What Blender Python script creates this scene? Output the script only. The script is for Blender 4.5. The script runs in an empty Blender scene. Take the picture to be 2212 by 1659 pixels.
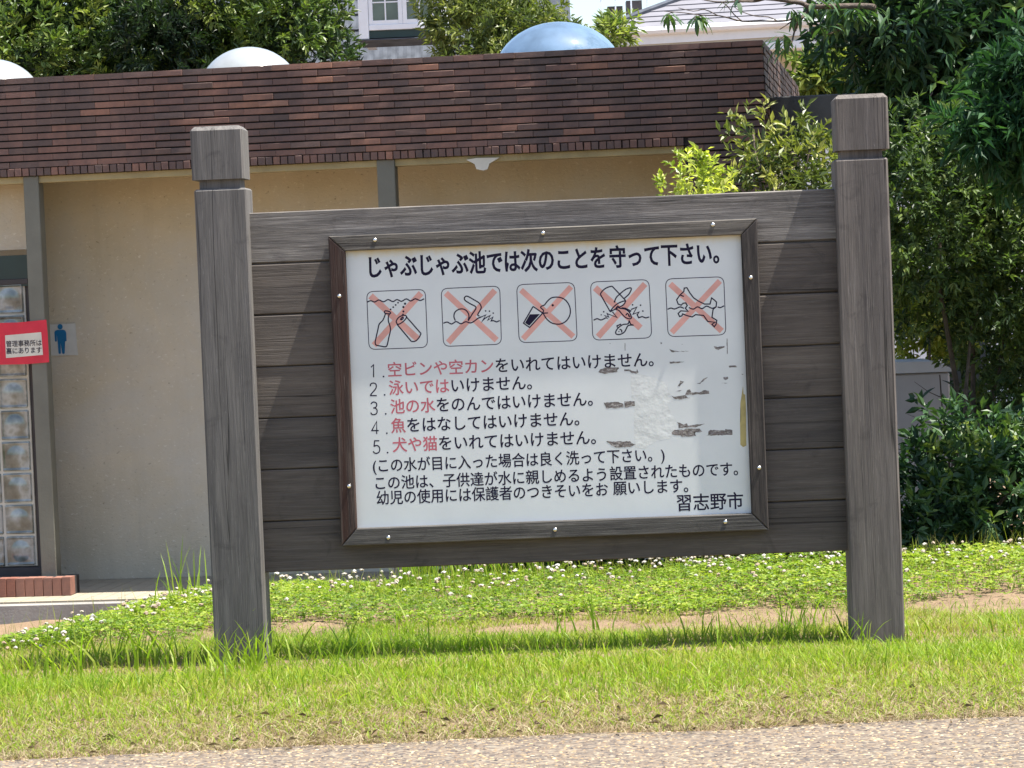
import bpy, bmesh, math, random
import numpy as np
from mathutils import Vector, Matrix, noise as mnoise

S = bpy.context.scene
C = S.collection
R = math.radians
rnd = random.Random(7)

# ---------------------------------------------------------------- camera
FPX, PITCH, ROLL, EYE = 6500.0, 2.03, 2.35, 1.4
_p, _r = R(PITCH), R(ROLL)
cF = Vector((0, math.cos(_p), -math.sin(_p)))
_U0 = Vector((0, math.sin(_p), math.cos(_p))); _R0 = Vector((1, 0, 0))
cU = math.cos(_r) * _U0 + math.sin(_r) * _R0
cR = math.cos(_r) * _R0 - math.sin(_r) * _U0
CAM = Vector((0, 0, EYE))
cam = bpy.data.objects.new('camera', bpy.data.cameras.new('camera'))
cam.matrix_world = Matrix(((cR.x, cU.x, -cF.x, 0), (cR.y, cU.y, -cF.y, 0), (cR.z, cU.z, -cF.z, EYE), (0, 0, 0, 1)))
cam.data.sensor_width = 36.0
cam.data.lens = FPX / 2212 * 36
cam.data.clip_start = 0.1; cam.data.clip_end = 2000
C.objects.link(cam); S.camera = cam

# ---------------------------------------------------------------- light
SUN_AZ = 10.0      # degrees in front of +X, towards the camera
SUN_EL = 68.7
w = bpy.data.worlds.new('World'); S.world = w; w.use_nodes = True
nt = w.node_tree; nt.nodes.clear()
sky = nt.nodes.new('ShaderNodeTexSky'); sky.sky_type = 'NISHITA'; sky.sun_disc = False
sky.sun_elevation = R(SUN_EL); sky.sun_rotation = R(90 + SUN_AZ)
sky.air_density = 1.0; sky.dust_density = 1.5; sky.ozone_density = 1.0
bg = nt.nodes.new('ShaderNodeBackground'); bg.inputs[1].default_value = 0.10
wo = nt.nodes.new('ShaderNodeOutputWorld')
nt.links.new(sky.outputs[0], bg.inputs[0]); nt.links.new(bg.outputs[0], wo.inputs[0])
sd = bpy.data.lights.new('sun', 'SUN'); sd.energy = 5.0; sd.angle = R(0.5); sd.color = (1.0, 0.95, 0.86)
so = bpy.data.objects.new('sun', sd); C.objects.link(so)
sv = Vector((math.cos(R(SUN_EL)) * math.cos(R(SUN_AZ)), -math.cos(R(SUN_EL)) * math.sin(R(SUN_AZ)), math.sin(R(SUN_EL))))
so.rotation_euler = sv.to_track_quat('Z', 'Y').to_euler()
S.view_settings.view_transform = 'Standard'; S.view_settings.look = 'None'
S.view_settings.exposure = 1.42; S.view_settings.gamma = 1.0; S.view_settings.use_curve_mapping = False

# ---------------------------------------------------------------- helpers
def frame(org, rz):
    a = R(rz)
    return Vector(org), Vector((math.cos(a), math.sin(a), 0)), Vector((-math.sin(a), math.cos(a), 0))
def on(fr, px, py, ly=0.0):
    """photo pixel (2212 wide) -> (x, z) in the frame's plane at local depth ly"""
    org, ex, ey = fr
    d = (px - 1106) / FPX * cR + (830 - py) / FPX * cU + cF
    t = ((org - CAM).dot(ey) + ly) / d.dot(ey)
    P = CAM + t * d - org
    return P.dot(ex), P.z
def at(px, py, Y):
    d = (px - 1106) / FPX * cR + (830 - py) / FPX * cU + cF
    return CAM + d * (Y / d.y)
BF = frame((0, 11.4, 0), -2)          # notice board
GF = frame((-2.58, 18.5, 0), -8)      # toilet building

def tag(o, label=None, cat=None, group=None, kind=None):
    if label: o['label'] = label
    if cat: o['category'] = cat
    if group: o['group'] = group
    if kind: o['kind'] = kind
    return o
def empty(name, loc, rz=0, label=None, cat=None, group=None):
    o = bpy.data.objects.new(name, None); C.objects.link(o)
    o.location = loc; o.rotation_euler = (0, 0, R(rz)); o.empty_display_size = .1
    return tag(o, label, cat, group)
def link(name, me, mat=None, parent=None, loc=None, rot=None):
    if mat is not None and len(me.materials) == 0: me.materials.append(mat)
    o = bpy.data.objects.new(name, me); C.objects.link(o)
    if parent: o.parent = parent
    if loc is not None: o.location = loc
    if rot is not None: o.rotation_euler = rot
    return o
def bm_obj(name, bm, mat, parent=None, loc=None, smooth=False):
    me = bpy.data.meshes.new(name); bm.to_mesh(me); bm.free()
    if smooth:
        me.polygons.foreach_set('use_smooth', [True] * len(me.polygons))
    return link(name, me, mat, parent, loc)
def bx(bm, x0, x1, y0, y1, z0, z1, bev=0.0):
    r = bmesh.ops.create_cube(bm, size=1)
    for v in r['verts']:
        v.co = Vector(((x0 + x1) / 2 + v.co.x * (x1 - x0), (y0 + y1) / 2 + v.co.y * (y1 - y0), (z0 + z1) / 2 + v.co.z * (z1 - z0)))
    if bev > 0:
        es = list({e for v in r['verts'] for e in v.link_edges})
        bmesh.ops.bevel(bm, geom=es, offset=bev, segments=1, affect='EDGES')
def box(name, mat, parent, dims, bev=0.0):
    bm = bmesh.new(); bx(bm, *dims, bev=bev)
    return bm_obj(name, bm, mat, parent)
def prism(bm, pts, y0, y1):
    """polygon in x,z extruded from y0 (front) to y1"""
    f = [bm.verts.new((p[0], y0, p[1])) for p in pts]
    b = [bm.verts.new((p[0], y1, p[1])) for p in pts]
    n = len(pts)
    try: bm.faces.new(f)
    except ValueError: return
    bm.faces.new(list(reversed(b)))
    for i in range(n):
        bm.faces.new((f[i], b[i], b[(i + 1) % n], f[(i + 1) % n]))
def tube(bm, pts, rad, seg=7):
    pts = [Vector(p) for p in pts]
    if not hasattr(rad, '__len__'): rad = [rad] * len(pts)
    rings = []
    for i, p in enumerate(pts):
        d = (pts[min(i + 1, len(pts) - 1)] - pts[max(i - 1, 0)]).normalized()
        a = d.orthogonal().normalized() if i == 0 else (a - d * a.dot(d)).normalized()
        b = d.cross(a)
        rings.append([bm.verts.new(p + (a * math.cos(2 * math.pi * k / seg) + b * math.sin(2 * math.pi * k / seg)) * rad[i]) for k in range(seg)])
    for i in range(len(pts) - 1):
        for k in range(seg):
            bm.faces.new((rings[i][k], rings[i][(k + 1) % seg], rings[i + 1][(k + 1) % seg], rings[i + 1][k]))
    bm.faces.new(rings[0][::-1]); bm.faces.new(rings[-1])
def np_mesh(name, V, F, tone=None, mat=None, smooth=False):
    me = bpy.data.meshes.new(name)
    V = np.ascontiguousarray(V, dtype=np.float32); F = np.ascontiguousarray(F, dtype=np.int32)
    k = F.shape[1]
    me.vertices.add(len(V)); me.vertices.foreach_set('co', V.ravel())
    me.loops.add(F.size); me.loops.foreach_set('vertex_index', F.ravel())
    me.polygons.add(len(F)); me.polygons.foreach_set('loop_start', np.arange(0, F.size, k, dtype=np.int32))
    me.polygons.foreach_set('loop_total', np.full(len(F), k, dtype=np.int32))
    me.polygons.foreach_set('use_smooth', np.full(len(F), bool(smooth)))
    if tone is not None:
        at_ = me.attributes.new('tone', 'FLOAT', 'POINT'); at_.data.foreach_set('value', np.ascontiguousarray(tone, dtype=np.float32))
    me.update(calc_edges=True)
    if mat: me.materials.append(mat)
    return me

# ---------------------------------------------------------------- materials
def M(name):
    m = bpy.data.materials.new(name); m.use_nodes = True
    nt = m.node_tree; b = nt.nodes['Principled BSDF']
    return m, nt, b
def nd(nt, t, **k):
    n = nt.nodes.new(t)
    for a, v in k.items():
        if a.startswith('i_'): n.inputs[int(a[2:])].default_value = v
        else: setattr(n, a, v)
    return n
def ramp(nt, cols, src=None, interp='LINEAR'):
    n = nt.nodes.new('ShaderNodeValToRGB'); n.color_ramp.interpolation = interp
    e = n.color_ramp.elements
    while len(e) < len(cols): e.new(0.5)
    for el, (p, c) in zip(e, cols):
        el.position = p; el.color = (*c, 1) if len(c) == 3 else c
    if src is not None: nt.links.new(src, n.inputs[0])
    return n
def noise(nt, vec, scale, detail=4, rough=.55, dist=0.0):
    n = nd(nt, 'ShaderNodeTexNoise'); n.inputs['Scale'].default_value = scale
    n.inputs['Detail'].default_value = detail; n.inputs['Roughness'].default_value = rough; n.inputs['Distortion'].default_value = dist
    if vec is not None: nt.links.new(vec, n.inputs['Vector'])
    return n
def mapping(nt, src, scale=(1, 1, 1)):
    n = nd(nt, 'ShaderNodeMapping'); n.inputs['Scale'].default_value = scale
    nt.links.new(src, n.inputs['Vector']); return n
def mix(nt, a, b, fac, mode='MIX'):
    n = nd(nt, 'ShaderNodeMix', data_type='RGBA', blend_type=mode)
    for s, v in ((0, fac), (6, a), (7, b)):
        if hasattr(v, 'is_linked'): nt.links.new(v, n.inputs[s])
        else: n.inputs[s].default_value = v if s == 0 else (*v, 1)
    return n.outputs[2]
def math_n(nt, op, a, b=0.0):
    n = nd(nt, 'ShaderNodeMath', operation=op)
    for i, v in enumerate((a, b)):
        if hasattr(v, 'is_linked'): nt.links.new(v, n.inputs[i])
        else: n.inputs[i].default_value = v
    return n.outputs[0]
def bump(nt, b, h, strength=.5, dist=.01):
    n = nd(nt, 'ShaderNodeBump'); n.inputs['Strength'].default_value = strength; n.inputs['Distance'].default_value = dist
    nt.links.new(h, n.inputs['Height']); nt.links.new(n.outputs[0], b.inputs['Normal']); return n
def plain(name, col, rough=.6, metal=0.0, var=.12, scale=8, bmp=0.0, bscale=60, spec=.5):
    m, nt, b = M(name)
    tc = nd(nt, 'ShaderNodeTexCoord')
    n = noise(nt, tc.outputs['Object'], scale, 5)
    lo = tuple(max(0, c * (1 - var)) for c in col); hi = tuple(min(1, c * (1 + var)) for c in col)
    r = ramp(nt, [(.3, lo), (.7, hi)], n.outputs[0])
    nt.links.new(r.outputs[0], b.inputs['Base Color'])
    b.inputs['Roughness'].default_value = rough; b.inputs['Metallic'].default_value = metal
    b.inputs['Specular IOR Level'].default_value = spec
    if bmp:
        n2 = noise(nt, tc.outputs['Object'], bscale, 6)
        bump(nt, b, n2.outputs[0], bmp, .01)
    return m
def wood(name, axis, dark, mid, light, red=None, streak=.5):
    """weathered timber, grain along axis ('x' or 'z')"""
    m, nt, b = M(name)
    tc = nd(nt, 'ShaderNodeTexCoord'); oi = nd(nt, 'ShaderNodeObjectInfo')
    off = nd(nt, 'ShaderNodeVectorMath', operation='ADD'); nt.links.new(tc.outputs['Object'], off.inputs[0])
    cx = nd(nt, 'ShaderNodeCombineXYZ')
    r10 = math_n(nt, 'MULTIPLY', oi.outputs['Random'], 17.0)
    for i in range(3): nt.links.new(r10, cx.inputs[i])
    nt.links.new(cx.outputs[0], off.inputs[1])
    s1 = (2.4, 50, 75) if axis == 'x' else (45, 45, 2.4)
    s2 = (9, 240, 420) if axis == 'x' else (260, 260, 8)
    s3 = (1.2, 8, 9) if axis == 'x' else (12, 12, .8)
    n1 = noise(nt, mapping(nt, off.outputs[0], s1).outputs[0], 1, 8, .72, .25)
    n2 = noise(nt, mapping(nt, off.outputs[0], s2).outputs[0], 1, 4, .6, .2)
    n3 = noise(nt, mapping(nt, off.outputs[0], s3).outputs[0], 1, 5, .6, .6)
    n4 = noise(nt, off.outputs[0], 9, 5, .65, .8)
    r1 = ramp(nt, [(.30, dark), (.52, mid), (.74, light)], n1.outputs[0])
    r2 = ramp(nt, [(.36, (.70, .70, .71)), (.62, (1.15, 1.15, 1.13))], n2.outputs[0])
    c = mix(nt, r1.outputs[0], r2.outputs[0], streak, 'MULTIPLY')
    r3 = ramp(nt, [(.35, (.66, .66, .68)), (.7, (1.3, 1.28, 1.24))], n3.outputs[0])
    c = mix(nt, c, r3.outputs[0], .75, 'MULTIPLY')
    r4 = ramp(nt, [(.58, (1, 1, 1)), (.72, (.55, .55, .57))], n4.outputs[0])
    c = mix(nt, c, r4.outputs[0], .6, 'MULTIPLY')
    if red:
        n5 = noise(nt, mapping(nt, off.outputs[0], (s3[0] * 3, s3[1] * 3, s3[2])).outputs[0], 1.2, 4, .6, .5)
        fr = ramp(nt, [(.4, (0, 0, 0)), (.6, (1, 1, 1))], n5.outputs[0])
        c = mix(nt, c, red, fr.outputs[0])
    # drying cracks
    s5 = (.5, 25, 34) if axis == 'x' else (30, 30, .45)
    n6 = noise(nt, mapping(nt, off.outputs[0], s5).outputs[0], 1, 2, .5, .25)
    cr = ramp(nt, [(.478, (1, 1, 1)), (.5, (.05, .05, .05)), (.522, (1, 1, 1))], n6.outputs[0])
    n7 = noise(nt, mapping(nt, off.outputs[0], tuple(v * .35 for v in s5)).outputs[0], 1, 1)
    mk = ramp(nt, [(.50, (0, 0, 0)), (.58, (1, 1, 1))], n7.outputs[0])
    c = mix(nt, c, mix(nt, (1, 1, 1), cr.outputs[0], mk.outputs[0]), .8, 'MULTIPLY')
    tint = ramp(nt, [(0, (.78, .79, .82)), (1, (1.22, 1.16, 1.10))], oi.outputs['Random'])
    c = mix(nt, c, tint.outputs[0], .8, 'MULTIPLY')
    # pale fibres and specks raised by the weather
    n8 = noise(nt, mapping(nt, off.outputs[0], tuple(v * 1.6 for v in s2)).outputs[0], 1, 3, .7, .6)
    f8 = ramp(nt, [(.64, (0, 0, 0)), (.74, (.55, .55, .55))], n8.outputs[0])
    c = mix(nt, c, tuple(min(1, v * 1.9) for v in light), f8.outputs[0])
    nt.links.new(c, b.inputs['Base Color'])
    b.inputs['Roughness'].default_value = .78; b.inputs['Specular IOR Level'].default_value = .3
    h = math_n(nt, 'ADD', math_n(nt, 'MULTIPLY', n1.outputs[0], 1.0), math_n(nt, 'MULTIPLY', n2.outputs[0], .5))
    h = math_n(nt, 'ADD', h, math_n(nt, 'MULTIPLY', cr.outputs[0], .35))
    bump(nt, b, h, .55, .004)
    return m
def leafmat(name, cols, trans=.35, rough=.38, tcol=1.6, spec=.5):
    m, nt, b = M(name)
    a = nd(nt, 'ShaderNodeAttribute', attribute_name='tone')
    n = len(cols)
    r = ramp(nt, [(i / (n - 1), c) for i, c in enumerate(cols)], a.outputs['Fac'])
    nt.links.new(r.outputs[0], b.inputs['Base Color'])
    b.inputs['Roughness'].default_value = rough; b.inputs['Specular IOR Level'].default_value = spec
    tr = nd(nt, 'ShaderNodeBsdfTranslucent')
    tc = mix(nt, r.outputs[0], (tcol, tcol * 1.15, tcol * .45), 1.0, 'MULTIPLY')
    nt.links.new(tc, tr.inputs[0])
    ms = nd(nt, 'ShaderNodeMixShader', i_0=trans)
    out = nt.nodes['Material Output']
    nt.links.new(b.outputs[0], ms.inputs[1]); nt.links.new(tr.outputs[0], ms.inputs[2]); nt.links.new(ms.outputs[0], out.inputs[0])
    return m

W_post = wood('post_wood', 'z', (.098, .094, .091), (.130, .125, .121), (.178, .171, .165))
W_post_r = wood('post_wood_brown', 'z', (.100, .090, .083), (.134, .120, .111), (.185, .168, .157))
W_plank = wood('plank_wood', 'x', (.076, .066, .059), (.100, .087, .078), (.135, .119, .107))
W_beam = wood('beam_wood', 'x', (.080, .075, .072), (.145, .137, .132), (.29, .28, .268), streak=.8)
W_rail = wood('rail_wood', 'x', (.030, .028, .028), (.085, .080, .074), (.19, .18, .165))
W_railv = wood('rail_wood_upright', 'z', (.022, .019, .019), (.060, .052, .048), (.14, .12, .105))
W_railred = wood('rail_wood_red', 'z', (.020, .014, .013), (.055, .040, .036), (.15, .12, .10), red=(.042, .020, .015))

M_panel = plain('panel_paint', (.625, .645, .645), .38, var=.05, scale=5, spec=.4)
def _stain():
    nt = M_panel.node_tree; b = nt.nodes['Principled BSDF']
    src = b.inputs['Base Color'].links[0].from_socket
    tc = nd(nt, 'ShaderNodeTexCoord')
    sep = nd(nt, 'ShaderNodeSeparateXYZ'); nt.links.new(tc.outputs['Object'], sep.inputs[0])
    # rust-yellow run-off just under the top rail
    n = noise(nt, mapping(nt, tc.outputs['Object'], (9, 1, 3)).outputs[0], 3, 4)
    lim = math_n(nt, 'ADD', math_n(nt, 'MULTIPLY', n.outputs[0], .05), -.025)
    d = math_n(nt, 'ADD', math_n(nt, 'SUBTRACT', sep.outputs[2], 1.505), lim)
    f = ramp(nt, [(.0, (0, 0, 0)), (1, (.8, .8, .8))], math_n(nt, 'MULTIPLY', math_n(nt, 'ADD', d, .012), 30.0))
    c = mix(nt, src, (.62, .52, .33), f.outputs[0])
    # fine specks and scratches
    n2 = noise(nt, tc.outputs['Object'], 60, 3, .7)
    f2 = ramp(nt, [(.70, (0, 0, 0)), (.76, (.5, .5, .5))], n2.outputs[0])
    c = mix(nt, c, (.42, .45, .43), f2.outputs[0])
    nt.links.new(c, b.inputs['Base Color'])
_stain()
M_ink = plain('ink_navy', (.012, .009, .03), .6, var=.25, scale=12, spec=.15)
M_ink2 = plain('ink_line', (.025, .02, .05), .6, var=.2, scale=12, spec=.15)
M_inkred = plain('ink_red', (.46, .10, .13), .45, var=.15, scale=12)
M_black = plain('ink_black', (.008, .01, .016), .35, var=.2)
M_cross = plain('ink_salmon', (.66, .33, .28), .5, var=.14, scale=14)
M_flake = plain('bare_flake', (.13, .11, .105), .7, var=.4, scale=40, bmp=.5)
def _fl():
    nt = M_flake.node_tree; b = nt.nodes['Principled BSDF']; src = b.inputs['Base Color'].links[0].from_socket
    tc = nd(nt, 'ShaderNodeTexCoord'); n = noise(nt, mapping(nt, tc.outputs['Object'], (60, 60, 150)).outputs[0], 1, 5, .75, .5)
    f = ramp(nt, [(.50, (0, 0, 0)), (.60, (1, 1, 1))], n.outputs[0])
    nt.links.new(mix(nt, src, (.34, .32, .30), f.outputs[0]), b.inputs['Base Color'])
_fl()
M_yellow = plain('glue_stain', (.42, .34, .13), .6, var=.2, scale=30)
M_tape = plain('tape_residue', (.62, .635, .625), .22, var=.07, scale=10, bmp=.22, bscale=26)
M_screw = plain('steel', (.72, .70, .66), .25, metal=1.0, var=.05)

def brickmat(name, src):
    m, nt, b = M(name)
    if src == 'object':
        oi = nd(nt, 'ShaderNodeObjectInfo'); s = oi.outputs['Random']
    else:
        a = nd(nt, 'ShaderNodeAttribute', attribute_name='tone'); s = a.outputs['Fac']
    r = ramp(nt, [(0, (.094, .066, .060)), (.3, (.120, .078, .068)), (.6, (.150, .088, .074)), (.85, (.18, .10, .080)), (.95, (.22, .118, .086)), (1, (.28, .145, .10))], s)
    tc = nd(nt, 'ShaderNodeTexCoord')
    n = noise(nt, tc.outputs['Object'], 16, 6, .65)
    r2 = ramp(nt, [(.3, (.68, .7, .74)), (.7, (1.22, 1.15, 1.1))], n.outputs[0])
    c = mix(nt, r.outputs[0], r2.outputs[0], .8, 'MULTIPLY')
    geo = nd(nt, 'ShaderNodeNewGeometry')
    nw = noise(nt, mapping(nt, geo.outputs['Position'], (1.6, 1.6, .5)).outputs[0], 1.6, 5, .6)
    rw = ramp(nt, [(.36, (.62, .64, .68)), (.62, (1.25, 1.18, 1.1))], nw.outputs[0])
    c = mix(nt, c, rw.outputs[0], .7, 'MULTIPLY')
    nt.links.new(c, b.inputs['Base Color']); b.inputs['Roughness'].default_value = .62
    n3 = noise(nt, mapping(nt, tc.outputs['Object'], (40, 40, 160)).outputs[0], 1, 4)
    bump(nt, b, n3.outputs[0], .35, .003)
    return m
M_brick = brickmat('brick_tile', 'object'); M_brick2 = brickmat('brick_tile_joined', 'tone')
M_mortar = plain('dark_joint', (.022, .018, .018), .9, var=.2)
def stucco():
    m, nt, b = M('stucco_beige')
    tc = nd(nt, 'ShaderNodeTexCoord')
    n = noise(nt, tc.outputs['Object'], 2.2, 5, .6)
    r = ramp(nt, [(.3, (.50, .44, .32)), (.7, (.60, .53, .40))], n.outputs[0])
    n2 = noise(nt, mapping(nt, tc.outputs['Object'], (34, 34, 50)).outputs[0], 1, 5, .7, .6)
    f = ramp(nt, [(.60, (0, 0, 0)), (.68, (.9, .9, .9))], n2.outputs[0])
    c = mix(nt, r.outputs[0], (.74, .70, .60), f.outputs[0])
    f2 = ramp(nt, [(.30, (.75, .75, .75)), (.38, (0, 0, 0))], n2.outputs[0])
    c = mix(nt, c, (.19, .15, .10), f2.outputs[0])
    n3 = noise(nt, mapping(nt, tc.outputs['Object'], (9, 9, .6)).outputs[0], 1, 5, .65, .3)
    f3 = ramp(nt, [(.52, (0, 0, 0)), (.70, (.15, .15, .15))], n3.outputs[0])
    c = mix(nt, c, (.30, .27, .21), f3.outputs[0])
    n4 = noise(nt, tc.outputs['Object'], 1.1, 6, .7, .4)
    f4 = ramp(nt, [(.45, (0, 0, 0)), (.65, (.5, .5, .5))], n4.outputs[0])
    c = mix(nt, c, (.50, .49, .45), f4.outputs[0])
    nt.links.new(c, b.inputs['Base Color']); b.inputs['Roughness'].default_value = .85
    bump(nt, b, n2.outputs[0], .6, .008); return m
M_stucco = stucco()
M_band = plain('beam_paint', (.34, .285, .15), .7, var=.18, scale=5, bmp=.3)
M_pillar = plain('pillar_paint', (.155, .155, .125), .6, var=.14, scale=4, bmp=.2)
M_dframe = plain('dark_window_frame', (.045, .038, .040), .5, var=.25)
M_green = plain('dark_green_panel', (.012, .035, .032), .35, var=.2)
M_joint = plain('pale_joint', (.62, .60, .52), .7, var=.1)
M_con = plain('concrete', (.30, .285, .26), .85, var=.2, scale=4, bmp=.4)
M_condark = plain('concrete_dark', (.16, .165, .17), .85, var=.3, scale=3, bmp=.4)
M_tile = plain('walkway_tile', (.52, .46, .34), .7, var=.1, scale=6)
M_redbrick = brickmat('step_brick', 'object')
_r = [n for n in M_redbrick.node_tree.nodes if n.type == 'VALTORGB'][0]
for e, c in zip(_r.color_ramp.elements, [(.19, .075, .052), (.24, .10, .07), (.21, .105, .08), (.28, .13, .095), (.25, .12, .09), (.18, .095, .075)]): e.color = (*c, 1)
def glassblock():
    m, nt, b = M('block_glass')
    tc = nd(nt, 'ShaderNodeTexCoord'); oi = nd(nt, 'ShaderNodeObjectInfo')
    n = nd(nt, 'ShaderNodeTexNoise', noise_dimensions='4D'); n.inputs['Scale'].default_value = 9; n.inputs['Detail'].default_value = 3
    nt.links.new(tc.outputs['Object'], n.inputs['Vector']); nt.links.new(math_n(nt, 'MULTIPLY', oi.outputs['Random'], 20), n.inputs['W'])
    r = ramp(nt, [(.3, (.07, .085, .075)), (.45, (.17, .19, .17)), (.58, (.36, .40, .40)), (.72, (.16, .18, .155))], n.outputs[0])
    nt.links.new(r.outputs[0], b.inputs['Base Color'])
    b.inputs['Roughness'].default_value = .09; b.inputs['Specular IOR Level'].default_value = .9; b.inputs['Coat Weight'].default_value = .6
    bump(nt, b, n.outputs[0], .3, .01)
    return m
M_glass = glassblock()
M_red = plain('sign_red', (.62, .018, .045), .5, var=.12, scale=9, bmp=.4, bscale=12)
M_paper = plain('sign_paper', (.62, .60, .52), .6, var=.08, scale=12)
M_white = plain('sign_white', (.55, .56, .53), .5, var=.08, scale=12)
M_blue = plain('sign_blue', (.008, .15, .34), .45, var=.1)
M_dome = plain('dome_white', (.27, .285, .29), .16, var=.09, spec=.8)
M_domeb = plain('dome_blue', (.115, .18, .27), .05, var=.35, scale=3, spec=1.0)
M_trim = plain('white_trim', (.78, .80, .84), .4, var=.04)
M_pane = plain('window_pane', (.05, .07, .05), .05, var=.5, scale=3, spec=.9)
M_slate = plain('roof_slate', (.085, .095, .115), .95, var=.35, scale=5, spec=.12)
M_rooft = plain('roof_shingle', (.17, .168, .19), .9, var=.12, scale=3)
M_hwall = plain('house_wall', (.48, .43, .34), .8, var=.1, scale=3)
M_hwhite = plain('house_white', (.72, .75, .78), .7, var=.06, scale=2)
M_bark = plain('bark', (.085, .065, .05), .9, var=.4, scale=25, bmp=.8)
M_stem = plain('stem_green', (.16, .19, .07), .7, var=.3, scale=20)
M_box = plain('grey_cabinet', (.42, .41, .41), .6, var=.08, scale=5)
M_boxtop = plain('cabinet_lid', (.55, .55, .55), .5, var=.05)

L_hedge = leafmat('leaf_evergreen', [(.012, .026, .012), (.025, .050, .016), (.055, .095, .022), (.12, .175, .038), (.24, .28, .07)], .2, .42, 1.6, .4)
L_olive = leafmat('leaf_olive', [(.035, .055, .018), (.075, .105, .03), (.12, .15, .04), (.20, .22, .055), (.30, .30, .09)], .22, .42, 1.6, .35)
L_dark = leafmat('leaf_dark', [(.014, .038, .020), (.026, .062, .032), (.042, .092, .040), (.075, .13, .042), (.17, .22, .04)], .22, .45, 1.6, .32)
L_mid = leafmat('leaf_mid', [(.030, .056, .024), (.060, .10, .033), (.10, .15, .045), (.16, .20, .055), (.28, .31, .08)], .28, .45, 1.6, .35)
L_lime = leafmat('leaf_lime', [(.10, .14, .025), (.20, .25, .04), (.34, .38, .07), (.48, .48, .12), (.6, .58, .25)], .35, .4)
L_fern = leafmat('leaf_narrow', [(.012, .038, .018), (.020, .062, .026), (.032, .09, .034), (.05, .12, .042)], .25, .5, 1.5, .3)
L_grass = leafmat('grass_blade', [(.30, .24, .125), (.30, .30, .07), (.24, .32, .032), (.16, .27, .018), (.06, .125, .016)], .42, .5, 1.5, .3)
L_straw = leafmat('dry_straw', [(.07, .045, .028), (.19, .14, .075), (.30, .24, .14), (.38, .33, .21)], .2, .7, 1.2, .2)
L_clover = leafmat('clover_leaf', [(.06, .105, .02), (.12, .20, .025), (.21, .29, .032), (.32, .36, .06)], .35, .5, 1.5, .3)
L_flower = leafmat('clover_bloom', [(.30, .22, .15), (.42, .38, .32), (.50, .49, .46)], .15, .8, 1.0, .2)

# ---------------------------------------------------------------- ground
def sst(a, b, x):
    t = np.clip((x - a) / (b - a), 0, 1); return t * t * (3 - 2 * t)
_ph = np.random.RandomState(3).uniform(0, 6.28, (6, 2)); _fq = np.array([.7, 1.3, 2.6, 4.7, 8.5, 15.])
def fn(x, y, s=1.0):
    v = 0; a = 1.0
    for i in range(6):
        v = v + a * np.sin(x * _fq[i] * s + _ph[i, 0] + 1.7 * np.sin(y * _fq[i] * s * .9 + _ph[i, 1])) * np.cos(y * _fq[i] * s * 1.1 + _ph[i, 1] + i); a *= .6
    return v / 1.6
def crest(x): return 11.95 + 1.75 * sst(-2.25, -1.0, x) + .08 * np.sin(x * 3)
def gz(x, y):
    c = crest(x)
    z = -.56 * sst(0, 2.9, y - c)
    z = z + .012 * fn(x, y) * sst(9.5, 10.2, y) + .02 * fn(x * 2.2, y * 2 + 3) * sst(12.3, 12.8, y) + .025 * sst(12.2, 13.4, y) * (1 - sst(0, 1.2, y - c))
    return z + .012 * sst(9.15, 9.6, y) - .04 * sst(10.3, 11.1, y) + .008 * sst(11.9, 12.6, y)
def grid(x0, x1, nx, y0, y1, ny, zf):
    xs = np.linspace(x0, x1, nx); ys = np.linspace(y0, y1, ny)
    X, Y = np.meshgrid(xs, ys); Z = zf(X, Y)
    V = np.stack([X, Y, Z], -1).reshape(-1, 3)
    i = np.arange(nx - 1)[None, :] + np.arange(ny - 1)[:, None] * nx
    F = np.stack([i, i + 1, i + nx + 1, i + nx], -1).reshape(-1, 4)
    return V, F
def soil():
    m, nt, b = M('soil')
    tc = nd(nt, 'ShaderNodeTexCoord')
    n = noise(nt, tc.outputs['Object'], 5, 8, .7); n2 = noise(nt, tc.outputs['Object'], 70, 5, .7)
    r = ramp(nt, [(.3, (.15, .10, .06)), (.55, (.225, .155, .095)), (.75, (.28, .20, .13))], n.outputs[0])
    r2 = ramp(nt, [(.3, (.6, .58, .55)), (.65, (1.12, 1.1, 1.08))], n2.outputs[0])
    c = mix(nt, r.outputs[0], r2.outputs[0], .8, 'MULTIPLY')
    nt.links.new(c, b.inputs['Base Color']); b.inputs['Roughness'].default_value = .95
    bump(nt, b, n2.outputs[0], .8, .012); return m
M_soil = soil()
V, F = grid(-6, 8, 281, 8.0, 20, 241, gz)
tag(link('ground', np_mesh('ground', V, F, mat=M_soil, smooth=True)), kind='structure')
V, F = grid(-600, 600, 25, -600, 600, 25, lambda x, y: np.full_like(x, -.62))
tag(link('far_ground', np_mesh('far_ground', V, F, mat=M_soil)), kind='structure')
def pathmat():
    m, nt, b = M('aggregate_path')
    tc = nd(nt, 'ShaderNodeTexCoord')
    v = nd(nt, 'ShaderNodeTexVoronoi'); v.inputs['Scale'].default_value = 70; nt.links.new(tc.outputs['Object'], v.inputs['Vector'])
    sp = nd(nt, 'ShaderNodeSeparateColor'); nt.links.new(v.outputs['Color'], sp.inputs[0])
    r = ramp(nt, [(0, (.06, .05, .048)), (.3, (.15, .115, .08)), (.6, (.23, .17, .11)), (.85, (.28, .22, .15)), (1, (.34, .30, .22))], sp.outputs[0])
    n = noise(nt, tc.outputs['Object'], 2, 4)
    c = mix(nt, r.outputs[0], (.06, .05, .045), .45)
    nt.links.new(c, b.inputs['Base Color']); b.inputs['Roughness'].default_value = .8
    h = math_n(nt, 'SUBTRACT', 1.0, v.outputs['Distance'])
    bump(nt, b, h, .6, .004); return m
M_path = pathmat()
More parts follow.
